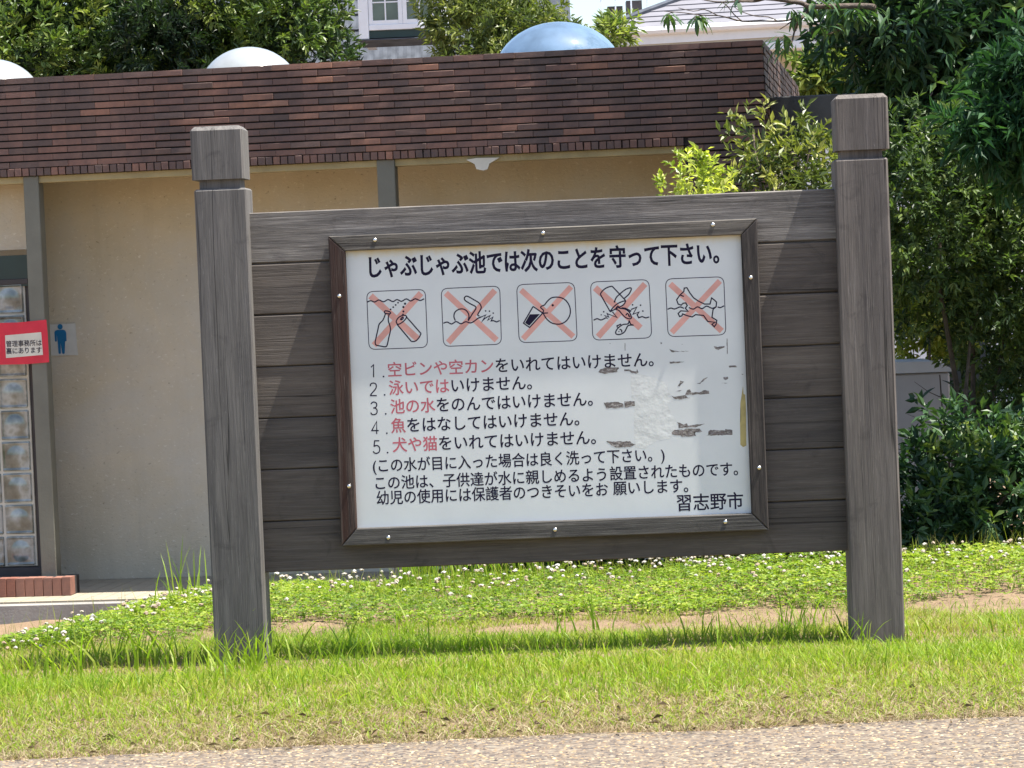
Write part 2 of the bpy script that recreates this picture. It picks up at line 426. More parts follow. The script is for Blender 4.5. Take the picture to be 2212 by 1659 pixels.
def pedge(x): return 9.06 + .05 * fn(x * 1.3, x * .4 + 2) + .035 * fn(x * 5, x * 2 + 1) + .035 * x
xs = np.linspace(-6, 8, 560)
V = []; F = []
for i, x in enumerate(xs):
    V += [(x, 3.0, .012), (x, pedge(x) - .03, .012), (x, pedge(x), -.01)]
    if i: F += [(3 * i - 3, 3 * i, 3 * i + 1, 3 * i - 2), (3 * i - 2, 3 * i + 1, 3 * i + 2, 3 * i - 1)]
tag(link('path', np_mesh('path', np.array(V), np.array(F), mat=M_path)), kind='structure')
g0 = np.random.RandomState(11)
# pebbles standing proud of the path
def blobs(rs, P, r, flat, tone, jit=.25):
    n = len(P)
    base = np.array([(1, 0, 0), (0, 1, 0), (-1, 0, 0), (0, -1, 0), (0, 0, 1.0), (.72, .72, .5), (-.72, .72, .5), (-.72, -.72, .5), (.72, -.72, .5)])
    B = base[None] * (1 + rs.uniform(-jit, jit, (n, 9, 1)))
    a = rs.uniform(0, 6.28, n); ca, sa = np.cos(a)[:, None], np.sin(a)[:, None]
    el = rs.uniform(.65, 1.0, n)[:, None]
    x = B[..., 0]; y = B[..., 1] * el
    X = (x * ca - y * sa) * r[:, None]; Y = (x * sa + y * ca) * r[:, None]; Z = B[..., 2] * (r * flat)[:, None]
    V = np.stack([X, Y, Z], -1) + P[:, None]
    f = np.array([(0, 1, 5), (1, 2, 6), (2, 3, 7), (3, 0, 8), (0, 5, 8), (5, 1, 6), (6, 2, 7), (7, 3, 8)])
    q = np.array([(5, 6, 4), (6, 7, 4), (7, 8, 4), (8, 5, 4)])
    f = np.concatenate([f, q]); F = (f[None] + (np.arange(n) * 9)[:, None, None]).reshape(-1, 3)
    return V.reshape(-1, 3), F, np.repeat(tone, 9)
n = 26000
px = g0.uniform(-2.0, 2.2, n); py = g0.uniform(8.0, 9.25, n)
P = np.stack([px, py, np.full(n, .009)], -1); P = P[py < pedge(px) - .005 - .05 * g0.uniform(0, 1, n) ** 3]
V, F, T = blobs(g0, P, g0.uniform(.0045, .0098, len(P)), .5, g0.uniform(0, 1, len(P)))
M_peb = leafmat('pebble', [(.040, .036, .038), (.12, .09, .07), (.25, .175, .10), (.35, .255, .145), (.44, .36, .24)], .0, .85, 1, .15)
tag(link('path_pebbles', np_mesh('path_pebbles', V, F, T, M_peb)), 'small rounded pebbles set in the pale path along the bottom edge', 'pebbles', kind='stuff')

# ---------------------------------------------------------------- grass
def blades(rs, P, H, Wd, lean, tone, seg=3):
    n = len(P); a = rs.uniform(0, 6.28, n); b = rs.uniform(0, 6.28, n)
    side = np.stack([np.cos(a), np.sin(a), 0 * a], -1) * (Wd / 2)[:, None]
    ld = np.stack([np.cos(b), np.sin(b), 0 * b], -1)
    Vs = []
    for k in range(seg):
        t = k / seg
        c = P + ld * (lean * H * t ** 1.8)[:, None] + np.stack([0 * a, 0 * a, H * (t - .25 * np.minimum(lean, 1.6) * t * t)], -1)
        wk = side * (1 - .75 * t ** 1.5)
        Vs += [c - wk, c + wk]
    t = 1.0
    Vs.append(P + ld * (lean * H)[:, None] + np.stack([0 * a, 0 * a, H * (1 - .25 * np.minimum(lean, 1.6) - .05 * lean)], -1))
    k = 2 * seg + 1
    V = np.stack(Vs, 1)
    f = []
    for j in range(seg - 1): f += [(2 * j, 2 * j + 1, 2 * j + 3), (2 * j, 2 * j + 3, 2 * j + 2)]
    f.append((2 * seg - 2, 2 * seg - 1, 2 * seg))
    F = (np.array(f)[None] + (np.arange(n) * k)[:, None, None]).reshape(-1, 3)
    return V.reshape(-1, 3), F, np.repeat(tone, k)
def P3(x, y, dz=0): return np.stack([x, y, gz(x, y) + dz], -1)
def cat(parts):
    V = []; F = []; T = []; o = 0
    for v, f, t in parts:
        V.append(v); F.append(f + o); T.append(t); o += len(v)
    return np.concatenate(V), np.concatenate(F), np.concatenate(T)
DP = []
for (a, b_, hw, hh_) in ((1650, 1335, 230, 24), (2110, 1302, 190, 20), (1200, 1352, 170, 13), (640, 1362, 95, 20), (330, 1380, 160, 12), (1420, 1350, 120, 10)):
    yy = 1.41 * FPX / (b_ - 600 + (a - 1106) * .041); DP.append(((a - 1106) / FPX * yy, yy, hw / FPX * yy, hh_ / 800 * yy))
def dirtmask(x, y):
    m = 0
    for (a, b_, rx, ry) in DP: m = np.maximum(m, 1.35 - np.sqrt(((x - a) / rx) ** 2 + ((y - b_) / ry) ** 2))
    return m + .30 * fn(x * 4, y * 5) > .38
gp = []
n = 150000
x = g0.uniform(-2.7, 2.9, n); y = g0.uniform(8.95, 12.4, n)
dens = sst(8.95, 9.9, y) * .7 + .38 + .3 * fn(x * 2, y * 2)
lush = np.clip(fn(x * 1.2, y * 1.3 + 4, 2.2) * .55 + .24 + .5 * sst(9.5, 10.6, y), 0, 1)
k = (g0.uniform(0, 1, n) < dens) & (y > pedge(x) + .02) & ~(dirtmask(x, y) & (g0.uniform(0, 1, n) > .12))
x, y, lush = x[k], y[k], lush[k]; n = len(x)
H = (.012 + .027 * lush) * g0.uniform(.5, 1.7, n) * (1 - .4 * (sst(10.7, 11.1, y) - sst(11.36, 11.42, y)) + .55 * sst(11.38, 11.45, y) * (1 - sst(11.62, 11.75, y)))
tone = np.clip(.20 + .40 * lush + .16 * fn(x * 3 + 5, y * 3) + g0.normal(0, .22, n), 0, 1)
gp.append(blades(g0, P3(x, y), H, g0.uniform(.0018, .004, n), g0.uniform(.2, 1.4, n), tone))
# longer blades, clumped in the second half of the strip and round the posts
def clumps(n, x0, x1, y0, y1, per, h0, h1, wd, lean=(.1, .8), tn=(.45, .8), spread=.05):
    cx = g0.uniform(x0, x1, n); cy = g0.uniform(y0, y1, n)
    cx = np.repeat(cx, per) + g0.normal(0, spread, n * per); cy = np.repeat(cy, per) + g0.normal(0, spread, n * per)
    m = n * per
    k = cy > pedge(cx) + .03; cx, cy = cx[k], cy[k]; m = len(cx)
    return blades(g0, P3(cx, cy), g0.uniform(h0, h1, m), g0.uniform(*wd, m), g0.uniform(*lean, m), g0.uniform(*tn, m), 4)
gp.append(clumps(640, -2.6, 2.8, 9.7, 10.9, 10, .035, .08, (.003, .006), tn=(.3, .8)))
gp.append(clumps(150, -2.6, 2.8, 10.2, 11.8, 7, .05, .11, (.004, .007), tn=(.4, .9)))
gp.append(clumps(60, -2.6, 2.8, 9.6, 11.0, 8, .05, .10, (.004, .008), lean=(.4, 1.5), tn=(.05, .5)))
gp.append(clumps(900, -2.6, 2.8, 9.1, 10.1, 9, .02, .055, (.003, .005), lean=(.3, 1.6), tn=(.2, .8), spread=.07))
gp.append(clumps(16, -2.1, -.9, 10.8, 11.6, 9, .12, .26, (.006, .011), (.1, .9), (.4, .75), .06))
gp.append(clumps(4, -1.15, -.9, 11.1, 11.3, 9, .12, .2, (.006, .010), (.1, .7), (.4, .7), .05))
gp.append(clumps(4, 1.2, 1.5, 11.1, 11.25, 7, .08, .15, (.005, .008), (.1, .7), (.4, .7), .04))
gp.append(clumps(140, -2.6, 1.2, 11.40, 11.66, 8, .04, .085, (.004, .007), tn=(.55, 1)))  # darker, taller blades thicken the board's shadow band by their own tone
gp.append(clumps(14, -1.0, 1.3, 11.2, 11.9, 6, .12, .2, (.005, .009), (.1, .7), (.5, .85), .04))
V, F, T = cat(gp)
tag(link('grass', np_mesh('grass', V, F, T, L_grass)), 'sunlit green grass strip between the path and the notice board', 'grass', kind='stuff')
# dry litter
n = 19000
x = g0.uniform(-2.7, 2.9, n); y = 9.05 + np.abs(g0.normal(0, .5, n)); k = y > pedge(x) - .05; k &= y < 11.9
x, y = x[k], y[k]; n = len(x)
V1 = blades(g0, P3(x, y, .004), g0.uniform(.012, .045, n), g0.uniform(.002, .0042, n), g0.uniform(.8, 3, n), g0.uniform(0, 1, n) ** .8, 3)
n2 = 3500
x = g0.uniform(-2.7, 2.9, n2); y = g0.uniform(11.8, 12.9, n2)
V2 = blades(g0, P3(x, y, .004), g0.uniform(.012, .045, n2), g0.uniform(.0015, .003, n2), g0.uniform(1.5, 4, n2), g0.uniform(0, .8, n2), 2)
n3 = 2600
x = g0.uniform(-2.7, 2.9, n3); y = pedge(x) - np.abs(g0.normal(0, .09, n3)) + .03
pz = P3(x, y, .0); pz[:, 2] = .017
V3 = blades(g0, pz, g0.uniform(.008, .03, n3), g0.uniform(.0015, .0035, n3), g0.uniform(2, 5, n3), g0.uniform(0, .9, n3), 2)
V, F, T = cat([V1, V2, V3])
tag(link('dry_straw', np_mesh('dry_straw', V, F, T, L_straw)), 'dry straw and clippings littering the edge of the path', 'straw', kind='stuff')

# leaves: diamond shaped, folded along the midrib
def unit(a): return a / np.maximum(np.linalg.norm(a, axis=-1, keepdims=True), 1e-9)
def leaves(rs, P, D, L, Wd, tone, upb=.6, droop=.15, wpos=.5):
    n = len(P); up = unit(np.array([0, 0, 1.0]) * upb + rs.normal(0, .5, (n, 3)))
    s = unit(np.cross(D, up)); nn = np.cross(s, D)
    L = L[:, None]; Wd = Wd[:, None]
    a = P; b = P + D * L * wpos + s * Wd / 2 + nn * Wd * .12
    c = P + D * L - nn * L * droop; d = P + D * L * wpos - s * Wd / 2 + nn * Wd * .12
    m = P + D * L * wpos - nn * Wd * .06
    V = np.stack([a, b, c, d], 1).reshape(-1, 3)
    F = (np.array([(0, 1, 2), (0, 2, 3)])[None] + (np.arange(n) * 4)[:, None, None]).reshape(-1, 3)
    return V, F, np.repeat(tone, 4)
# clover
n = 52000
x = g0.uniform(-3.2, 3.6, n); y = g0.uniform(12.05, 14.3, n)
cc = 12.35 + .05 * x + .18 * fn(x * 1.5, y * .3 + 1)
k = (y > np.minimum(cc, crest(x) - .6)) & (y < crest(x) + .75) & ~(dirtmask(x, y) & (g0.uniform(0, 1, n) > .10)) & (g0.uniform(0, 1, n) < .72 + .4 * fn(x * 3, y * 3))
k |= (y < crest(x) + .75) & (x < -1.3) & (g0.uniform(0, 1, n) < .5)
x, y = x[k], y[k]; n = len(x)
h = g0.uniform(.01, .075, n) * np.clip(.75 + .55 * fn(x * 2.3, y * 2.3), .15, 2); P = P3(x, y); P[:, 2] += np.maximum(h, .004)
rep = 3; ang = np.repeat(g0.uniform(0, 6.28, n), rep) + np.tile(np.arange(3) * 2.094, n) + g0.normal(0, .2, n * 3)
D = unit(np.stack([np.cos(ang), np.sin(ang), g0.uniform(-.3, .5, n * 3)], -1))
tn = np.clip(np.repeat(.48 + .3 * fn(x * 2.5, y * 2) + g0.normal(0, .26, n), 3), 0, 1)
Ls = np.repeat(g0.uniform(.009, .022, n), 3)
c1 = leaves(g0, np.repeat(P, 3, 0), D, Ls, Ls * .85, tn, 1.5, .1, .6)
# wiry weeds among clover
n = 16000
x = g0.uniform(-3.2, 3.6, n); y = g0.uniform(12.2, 14.2, n); k = (y < crest(x) + .5) & (y > crest(x) - 1.3) & ~dirtmask(x, y); x, y = x[k], y[k]; n = len(x)
c2 = blades(g0, P3(x, y), g0.uniform(.03, .09, n), g0.uniform(.002, .0045, n), g0.uniform(.2, 1.2, n), g0.uniform(.4, 1, n), 3)
V, F, T = cat([c1, c2])
tag(link('clover_cover', np_mesh('clover_cover', V, F, T, L_clover)), 'bright clover patch on the bank behind the notice board', 'clover', kind='stuff')
# clover blooms on thin stalks
n = 700
x = g0.uniform(-3.0, 3.4, n); y = crest(x) - np.abs(g0.normal(0, .45, n)) + .1
k = ~dirtmask(x, y); x, y = x[k], y[k]; n = len(x)
hh = g0.uniform(.05, .10, n); P = P3(x, y); Pt = P.copy(); Pt[:, 2] += hh
rr = g0.uniform(.006, .0135, n)
b1 = blobs(g0, Pt, rr, .9, g0.uniform(0, 1, n)); q = Pt.copy(); q[:, 2] += .001
b2 = blobs(g0, q, rr, -.5, g0.uniform(0, .6, n))
V, F, T = cat([b1, b2])
tag(link('clover_flowers', np_mesh('clover_flowers', V, F, T, L_flower)), 'small white clover heads dotted along the top of the bank', 'clover flowers', kind='stuff')
st = blades(g0, P, hh, np.full(n, .0025), np.zeros(n), g0.uniform(.3, .9, n), 2)
# tall seeding grass at the crest
def crestg(n, x0, x1, off, h, tn, wd=(.002, .005)):
    x = g0.uniform(x0, x1, n); y = crest(x) + g0.uniform(*off, n)
    return blades(g0, P3(x, y), g0.uniform(*h, n), g0.uniform(*wd, n), g0.uniform(.05, .5, n), g0.uniform(*tn, n), 4)
cg = [st, crestg(800, -.9, 3.2, (-.15, .3), (.05, .17), (0, .5)), crestg(90, -2.6, -1.0, (-.2, .3), (.08, .2), (0, .6)),
      crestg(24, -1.62, -1.35, (-.15, .1), (.14, .36), (.45, .7), (.005, .010)),
      crestg(420, -.55, .15, (.0, .8), (.10, .26), (.4, .8), (.004, .008)), crestg(60, 1.8, 3.0, (-.1, .2), (.1, .2), (0, .4))]
V, F, T = cat(cg)
tag(link('tall_weeds', np_mesh('tall_weeds', V, F, T, L_grass)), 'tall seeding grass stems along the crest of the clover bank', 'weeds', kind='stuff')
# fallen leaves near the path edge
n = 160; x = g0.uniform(-2, 2.2, n); y = 9.0 + np.abs(g0.normal(0, .35, n)); P = P3(x, y, .02)
a = g0.uniform(0, 6.28, n); D = unit(np.stack([np.cos(a), np.sin(a), g0.uniform(0, .5, n)], -1))
V, F, T = leaves(g0, P, D, g0.uniform(.02, .05, n), g0.uniform(.01, .02, n), g0.uniform(0, .45, n), 1, .3)
tag(link('fallen_leaves', np_mesh('fallen_leaves', V, F, T, L_straw)), 'curled brown fallen leaves scattered beside the path', 'leaf litter', kind='stuff')

# ---------------------------------------------------------------- notice board
board = empty('notice_board', BF[0], -2, 'large weathered timber notice board with white rules panel standing on the grass', 'notice board')
def post(u0, u1, tops, mat, z0, dx):
    bm = bmesh.new(); g, cb, ct = tops; b = .007
    bx(bm, u0 + dx, u1 + dx, -.10, .095, z0, g, b)
    bx(bm, u0 + .022, u1 - .022, -.078, .073, g - .02, cb + .02)
    bx(bm, u0 - dx, u1 - dx, -.10, .095, cb, ct, .0)
    es = [e for e in bm.edges if all(abs(v.co.z - ct) < 1e-4 for v in e.verts)]
    bmesh.ops.bevel(bm, geom=es, offset=.016, segments=1, affect='EDGES')
    es = [e for e in bm.edges if abs(e.verts[0].co.z - e.verts[1].co.z) > .1 and min(v.co.z for v in e.verts) > cb - .01]
    bmesh.ops.bevel(bm, geom=es, offset=.007, segments=1, affect='EDGES')
    return bm_obj('post', bm, mat, board)
post(-1.166, -.969, (1.778, 1.813, 2.014), W_post, -.15, .003)
tag(post(1.246, 1.444, (1.790, 1.822, 2.03), W_post_r, -.15, -.004), 'brownish grey post with long drying cracks')
zt, zb = 1.686, .316
for i in range(7):
    h = (zt - zb) / 7; z1 = zt - i * h; z0 = z1 - h
    g = (.0025, .004, .002, .0015, .002, .0015, .002)[i]
    bm = bmesh.new(); bx(bm, -.985 + .002 * i, 1.262, -.030 - .0012 * (i % 3), .012, z0 + g, z1 - g, .0035)
    if i < 6: bx(bm, -.97, 1.25, -.014, -.004, z0 - .009, z0 + g + .003)
    bm_obj('plank', bm, W_beam if i == 0 else W_plank, board)
fo = (-.667, .946, .411, 1.583); fi = (-.6055, .8835, .476, 1.524)
def rail(pts, mat, lab=None):
    bm = bmesh.new(); prism(bm, pts, -.078, -.0325)
    es = [e for e in bm.edges if e.verts[0].co.y < -.07 and e.verts[1].co.y < -.07]
    bmesh.ops.bevel(bm, geom=es, offset=.004, segments=1, affect='EDGES')
    bmesh.ops.recalc_face_normals(bm, faces=bm.faces)
    return tag(bm_obj('frame_rail', bm, mat, board), lab)
g = .0012
rail([(fo[0], fo[3]), (fo[1], fo[3]), (fi[1] + g, fi[3]), (fi[0] - g, fi[3])], W_rail)
rail([(fi[0] - g, fi[2]), (fi[1] + g, fi[2]), (fo[1], fo[2]), (fo[0], fo[2])], W_rail)
rail([(fo[0], fo[2] + g), (fo[0], fo[3] - g), (fi[0], fi[3] - g), (fi[0], fi[2] + g)], W_railred, 'left frame rail with reddish varnish left on it')
rail([(fi[1], fi[2] + g), (fi[1], fi[3] - g), (fo[1], fo[3] - g), (fo[1], fo[2] + g)], W_railv)
def screw_mesh():
    bm = bmesh.new(); rings = []
    for j in range(4):
        a = j / 4 * math.pi / 2; rings.append([bm.verts.new((.0085 * math.cos(a) * math.cos(t * math.pi / 6), -.006 * math.sin(a), .0085 * math.cos(a) * math.sin(t * math.pi / 6))) for t in range(12)])
    for j in range(3):
        for t in range(12): bm.faces.new((rings[j][t], rings[j + 1][t], rings[j + 1][(t + 1) % 12], rings[j][(t + 1) % 12]))
    bm.faces.new(rings[3]); bmesh.ops.recalc_face_normals(bm, faces=bm.faces)
    me = bpy.data.meshes.new('screw'); bm.to_mesh(me); bm.free(); me.polygons.foreach_set('use_smooth', [True] * len(me.polygons)); me.materials.append(M_screw); return me
sm = screw_mesh()
for p in [(810, 519), (1173, 504), (1540, 486), (839, 1162), (1199, 1145), (1567, 1128), (733, 640), (754, 1051), (1622, 600), (1640, 1011)]:
    u, z = on(BF, *p, -.078); link('screw', sm, None, board, (u, -.0778, z))
PY = -.050
panel = box('white_panel', M_panel, board, (fi[0] - .004, fi[1] + .004, PY, -.033, fi[2] - .004, fi[3] + .004))

# print on the panel -------------------------------------------------
def crop(x0, y0, s):
    def f(p):
        return on(BF, (x0 + p[0] / s) * 2212 / 2560, (y0 + p[1] / s) * 2212 / 2560, PY)
    return f
def smooth_pts(pts, closed=False, k=4):
    n = len(pts); out = []
    rng_ = range(n if closed else n - 1)
    for i in rng_:
        p0 = pts[(i - 1) % n] if closed or i > 0 else pts[0]; p1 = pts[i]; p2 = pts[(i + 1) % n]
        p3 = pts[(i + 2) % n] if closed or i + 2 < n else pts[n - 1]
        for j in range(k):
            t = j / k
            out.append(tuple(.5 * ((2 * b) + (-a + c) * t + (2 * a - 5 * b + 4 * c - d) * t * t + (-a + 3 * b - 3 * c + d) * t ** 3) for a, b, c, d in zip(p0, p1, p2, p3)))
    if not closed: out.append(pts[-1])
    return out
def ribbon(bm, pts, wd, y, closed=False, th=.0004):
    P = [Vector((p[0], 0, p[1])) for p in pts]; n = len(P)
    P = [p for i, p in enumerate(P) if i == 0 or (p - P[i - 1]).length > 1e-5]; n = len(P)
    if closed and (P[0] - P[-1]).length < 1e-5: P.pop(); n -= 1
    rows = []
    for i in range(n):
        a = P[(i - 1) % n] if closed or i > 0 else P[0]; c = P[(i + 1) % n] if closed or i < n - 1 else P[-1]
        d1 = (P[i] - a); d2 = (c - P[i]); d = (d1.normalized() if d1.length > 0 else Vector()) + (d2.normalized() if d2.length > 0 else Vector())
        if d.length < 1e-4: d = d1 if d1.length > 0 else d2
        d.normalize(); nrm = Vector((-d.z, 0, d.x))
        co = 1.0
        if d1.length > 0: co = max(.5, abs(nrm.dot(Vector((-d1.normalized().z, 0, d1.normalized().x)))))
        rows.append((bm.verts.new((P[i] + nrm * wd / 2 / co) + Vector((0, y, 0))), bm.verts.new((P[i] - nrm * wd / 2 / co) + Vector((0, y, 0)))))
    m = n if closed else n - 1
    for i in range(m):
        a, b = rows[i], rows[(i + 1) % n]
        try: bm.faces.new((a[0], a[1], b[1], b[0]))
        except ValueError: pass
def disc(bm, c, rx, y, rz=None, k=10):
    rz = rz or rx
    bm.faces.new([bm.verts.new((c[0] + rx * math.cos(2 * math.pi * j / k), y, c[1] + rz * math.sin(2 * math.pi * j / k))) for j in range(k)])
def roundrect(c, r):
    out = []
    for i in range(4):
        p = Vector(c[i]); a = (Vector(c[i - 1]) - p).normalized(); b = (Vector(c[(i + 1) % 4]) - p).normalized()
        p0 = p + a * r; p1 = p + b * r
        for j in range(7):
            t = j / 6; q = (1 - t) ** 2 * p0 + 2 * t * (1 - t) * (p * .96 + (p0 + p1) * .02) + t * t * p1
            out.append((q.x, q.y))
    return out
cA, cB, cC, cD = crop(880, 680, 5.821), crop(1260, 680, 7.9), crop(1440, 680, 5.267), crop(1460, 840, 5.027)
LW = .0047
icons = [
 ('bottle and can under water', cA, 5.821, [(213, 290), (1066, 256), (1100, 1100), (248, 1132)], 95,
  [((270, 350), (965, 985), 95), ((1005, 310), (320, 1070), 90)],
  [('s', [(222, 440), (275, 422), (330, 440), (390, 410), (460, 437), (525, 405), (595, 434), (655, 405), (720, 430), (790, 395), (855, 425), (920, 393), (990, 418), (1050, 393)]),
   ('s', [(485, 615), (470, 660), (445, 710), (395, 765), (375, 850), (345, 980), (338, 1040), (355, 1068), (420, 1082), (480, 1092), (510, 1070), (535, 960), (560, 850), (550, 780), (530, 720), (530, 660), (545, 612)]),
   ('c', [(472, 582), (490, 568), (545, 580), (562, 600), (545, 612), (485, 605)]),
   ('c', [(650, 745), (645, 715), (680, 665), (740, 635), (785, 640), (790, 670), (750, 720), (700, 755), (665, 765)]),
   ('l', [(655, 765), (865, 1015)]), ('l', [(795, 660), (1005, 900)]), ('s', [(865, 1015), (920, 1010), (970, 965), (1005, 900)]),
   ('c', [(708, 690), (735, 660), (748, 672), (735, 690), (715, 698)])],
  [(562, 547, 13), (600, 515, 13), (636, 483, 13), (670, 450, 13), (772, 465, 17), (748, 513, 17), (748, 578, 16), (742, 622, 14)], []),
 ('swimmer in water', cA, 5.821, [(1297, 245), (2150, 208), (2175, 1055), (1332, 1087)], 95,
  [((1365, 310), (2105, 995), 88), ((2080, 270), (1400, 1030), 88)],
  [('s', [(1690, 715), (1750, 615), (1805, 520), (1720, 465), (1650, 420), (1635, 385), (1655, 358), (1690, 360), (1770, 405), (1850, 455), (1880, 510), (1870, 550), (1830, 625), (1855, 645)]),
   ('s', [(1505, 712), (1484, 660), (1492, 600), (1530, 560), (1590, 540), (1650, 555), (1690, 600), (1702, 650), (1690, 705)]),
   ('s', [(1330, 750), (1385, 732), (1450, 760), (1515, 725), (1585, 757), (1655, 727), (1720, 745), (1770, 725), (1830, 680), (1880, 655)]),
   ('l', [(1850, 672), (1948, 628), (1885, 732), (1930, 680), (2012, 635), (1975, 705), (2050, 660), (2025, 715), (2060, 712), (2105, 730), (2150, 710)])],
  [(1945, 570, 12), (2000, 573, 12), (2055, 602, 12)], []),
 ('face drinking from a glass', cB, 7.9, [(248, 255), (1390, 210), (1447, 1360), (300, 1402)], 140,
  [((335, 360), (1370, 1280), 112), ((1325, 295), (375, 1325), 110)],
  [('s', [(765, 815), (778, 760), (725, 708), (745, 678), (800, 655), (850, 590), (930, 520), (1040, 500), (1160, 525), (1250, 600), (1305, 720), (1302, 850), (1240, 960), (1150, 1020), (1050, 1035), (940, 1010), (850, 940), (795, 860), (778, 815)]),
   ('l', [(740, 820), (870, 812)]), ('l', [(575, 685), (385, 1015), (505, 1100), (765, 815), (575, 685)])],
  [(962, 662, 24)], [[(510, 840), (710, 835), (500, 1065), (415, 1010)]]),
 ('bucket tipping fish', cC, 5.267, [(190, 135), (960, 102), (998, 870), (222, 902)], 90,
  [((250, 210), (850, 740), 84), ((910, 160), (290, 855), 80)],
  [('s', [(320, 295), (340, 262), (380, 225), (425, 202), (475, 190)]), ('l', [(320, 295), (450, 525)]), ('l', [(475, 190), (655, 380)]),
   ('s', [(450, 525), (485, 475), (540, 425), (600, 395), (655, 380)]), ('s', [(655, 382), (630, 430), (580, 462), (520, 490), (450, 528)]),
   ('s', [(508, 395), (530, 340), (580, 290), (650, 235), (710, 212), (728, 230), (700, 290), (660, 330), (635, 350)]),
   ('s', [(520, 492), (550, 452), (575, 480), (640, 490), (700, 530), (730, 600), (705, 620), (650, 600), (600, 550), (565, 510), (520, 492)]),
   ('l', [(600, 475), (650, 480), (720, 515), (702, 535)]), ('s', [(655, 575), (680, 550), (712, 600)]),
   ('s', [(700, 640), (720, 690), (750, 702), (685, 710), (640, 790), (580, 825), (530, 820), (525, 785), (560, 735), (620, 695), (685, 685), (700, 640)]),
   ('l', [(595, 688), (540, 712), (545, 735)]), ('s', [(572, 757), (600, 770), (602, 800)]),
   ('s', [(232, 638), (280, 618), (330, 635), (395, 605)]), ('l', [(395, 605), (418, 616), (375, 575), (430, 597), (410, 550), (540, 602), (480, 528)]),
   ('l', [(725, 497), (800, 467), (750, 560), (830, 530), (805, 565), (825, 605), (870, 590), (920, 608), (965, 595)])],
  [(508, 395, 12), (690, 582, 8), (565, 787, 8), (745, 435, 11), (850, 440, 11), (880, 517, 11), (365, 527, 11), (332, 567, 9)], []),
 ('dog swimming', cC, 5.267, [(1177, 95), (1945, 65), (1975, 830), (1212, 855)], 90,
  [((1240, 160), (1920, 780), 78), ((1895, 120), (1260, 800), 75)],
  [('l', [(1365, 310), (1325, 370), (1345, 425), (1385, 440), (1410, 415), (1445, 410), (1465, 445), (1440, 480), (1475, 520), (1380, 515), (1345, 550), (1365, 590), (1395, 580), (1405, 555), (1470, 580), (1530, 595), (1575, 565), (1680, 575), (1735, 655), (1830, 665), (1790, 690), (1820, 725), (1845, 690), (1855, 640), (1790, 600), (1805, 495), (1845, 460), (1850, 400), (1820, 370), (1785, 345), (1765, 425), (1690, 425), (1610, 385), (1550, 345), (1500, 280), (1460, 210), (1425, 215), (1420, 260), (1365, 310)]),
   ('l', [(1365, 305), (1415, 322)]),
   ('s', [(1205, 495), (1250, 478), (1300, 490), (1370, 463), (1420, 483)]), ('s', [(1485, 470), (1545, 492), (1600, 462), (1660, 485), (1720, 452), (1790, 480), (1850, 460)]), ('s', [(1865, 462), (1900, 472), (1950, 448)])],
  [(1412, 322, 10)], [])]
for (what, cf, sc, corners, rad, bands, lines, dots, fills) in icons:
    mpp = 1.753 / 1000 * 2212 / 2560 / sc      # metres per crop pixel
    bm = bmesh.new()
    ribbon(bm, roundrect([cf(c) for c in corners], rad * mpp), .0030, PY - .00020, True)
    ic = tag(bm_obj('pictogram', bm, M_ink2, panel), 'pictogram: ' + what)
    bm = bmesh.new()
    for i, (a, b, wd) in enumerate(bands): ribbon(bm, [cf(a), cf(b)], wd * mpp, PY - .00010 - i * .00004)
    bm_obj('red_cross', bm, M_cross, ic)
    bm = bmesh.new(); y = PY - .00022
    for k, (t, pts) in enumerate(lines):
        q = [cf(p) for p in pts]
        if t == 's': q = smooth_pts(q)
        if t == 'c': q = smooth_pts(q, True)
        ribbon(bm, q, LW, y - k * .000008, t == 'c')
    for k, (a, b, r_) in enumerate(dots): disc(bm, cf((a, b)), r_ * mpp, y - .00016 - k * .000005)
    for pl in fills:
        bm.faces.new([bm.verts.new((p[0], y - .00018, p[1])) for p in map(cf, pl)])
    bmesh.ops.recalc_face_normals(bm, faces=bm.faces)
    bm_obj('line_drawing', bm, M_ink, ic)

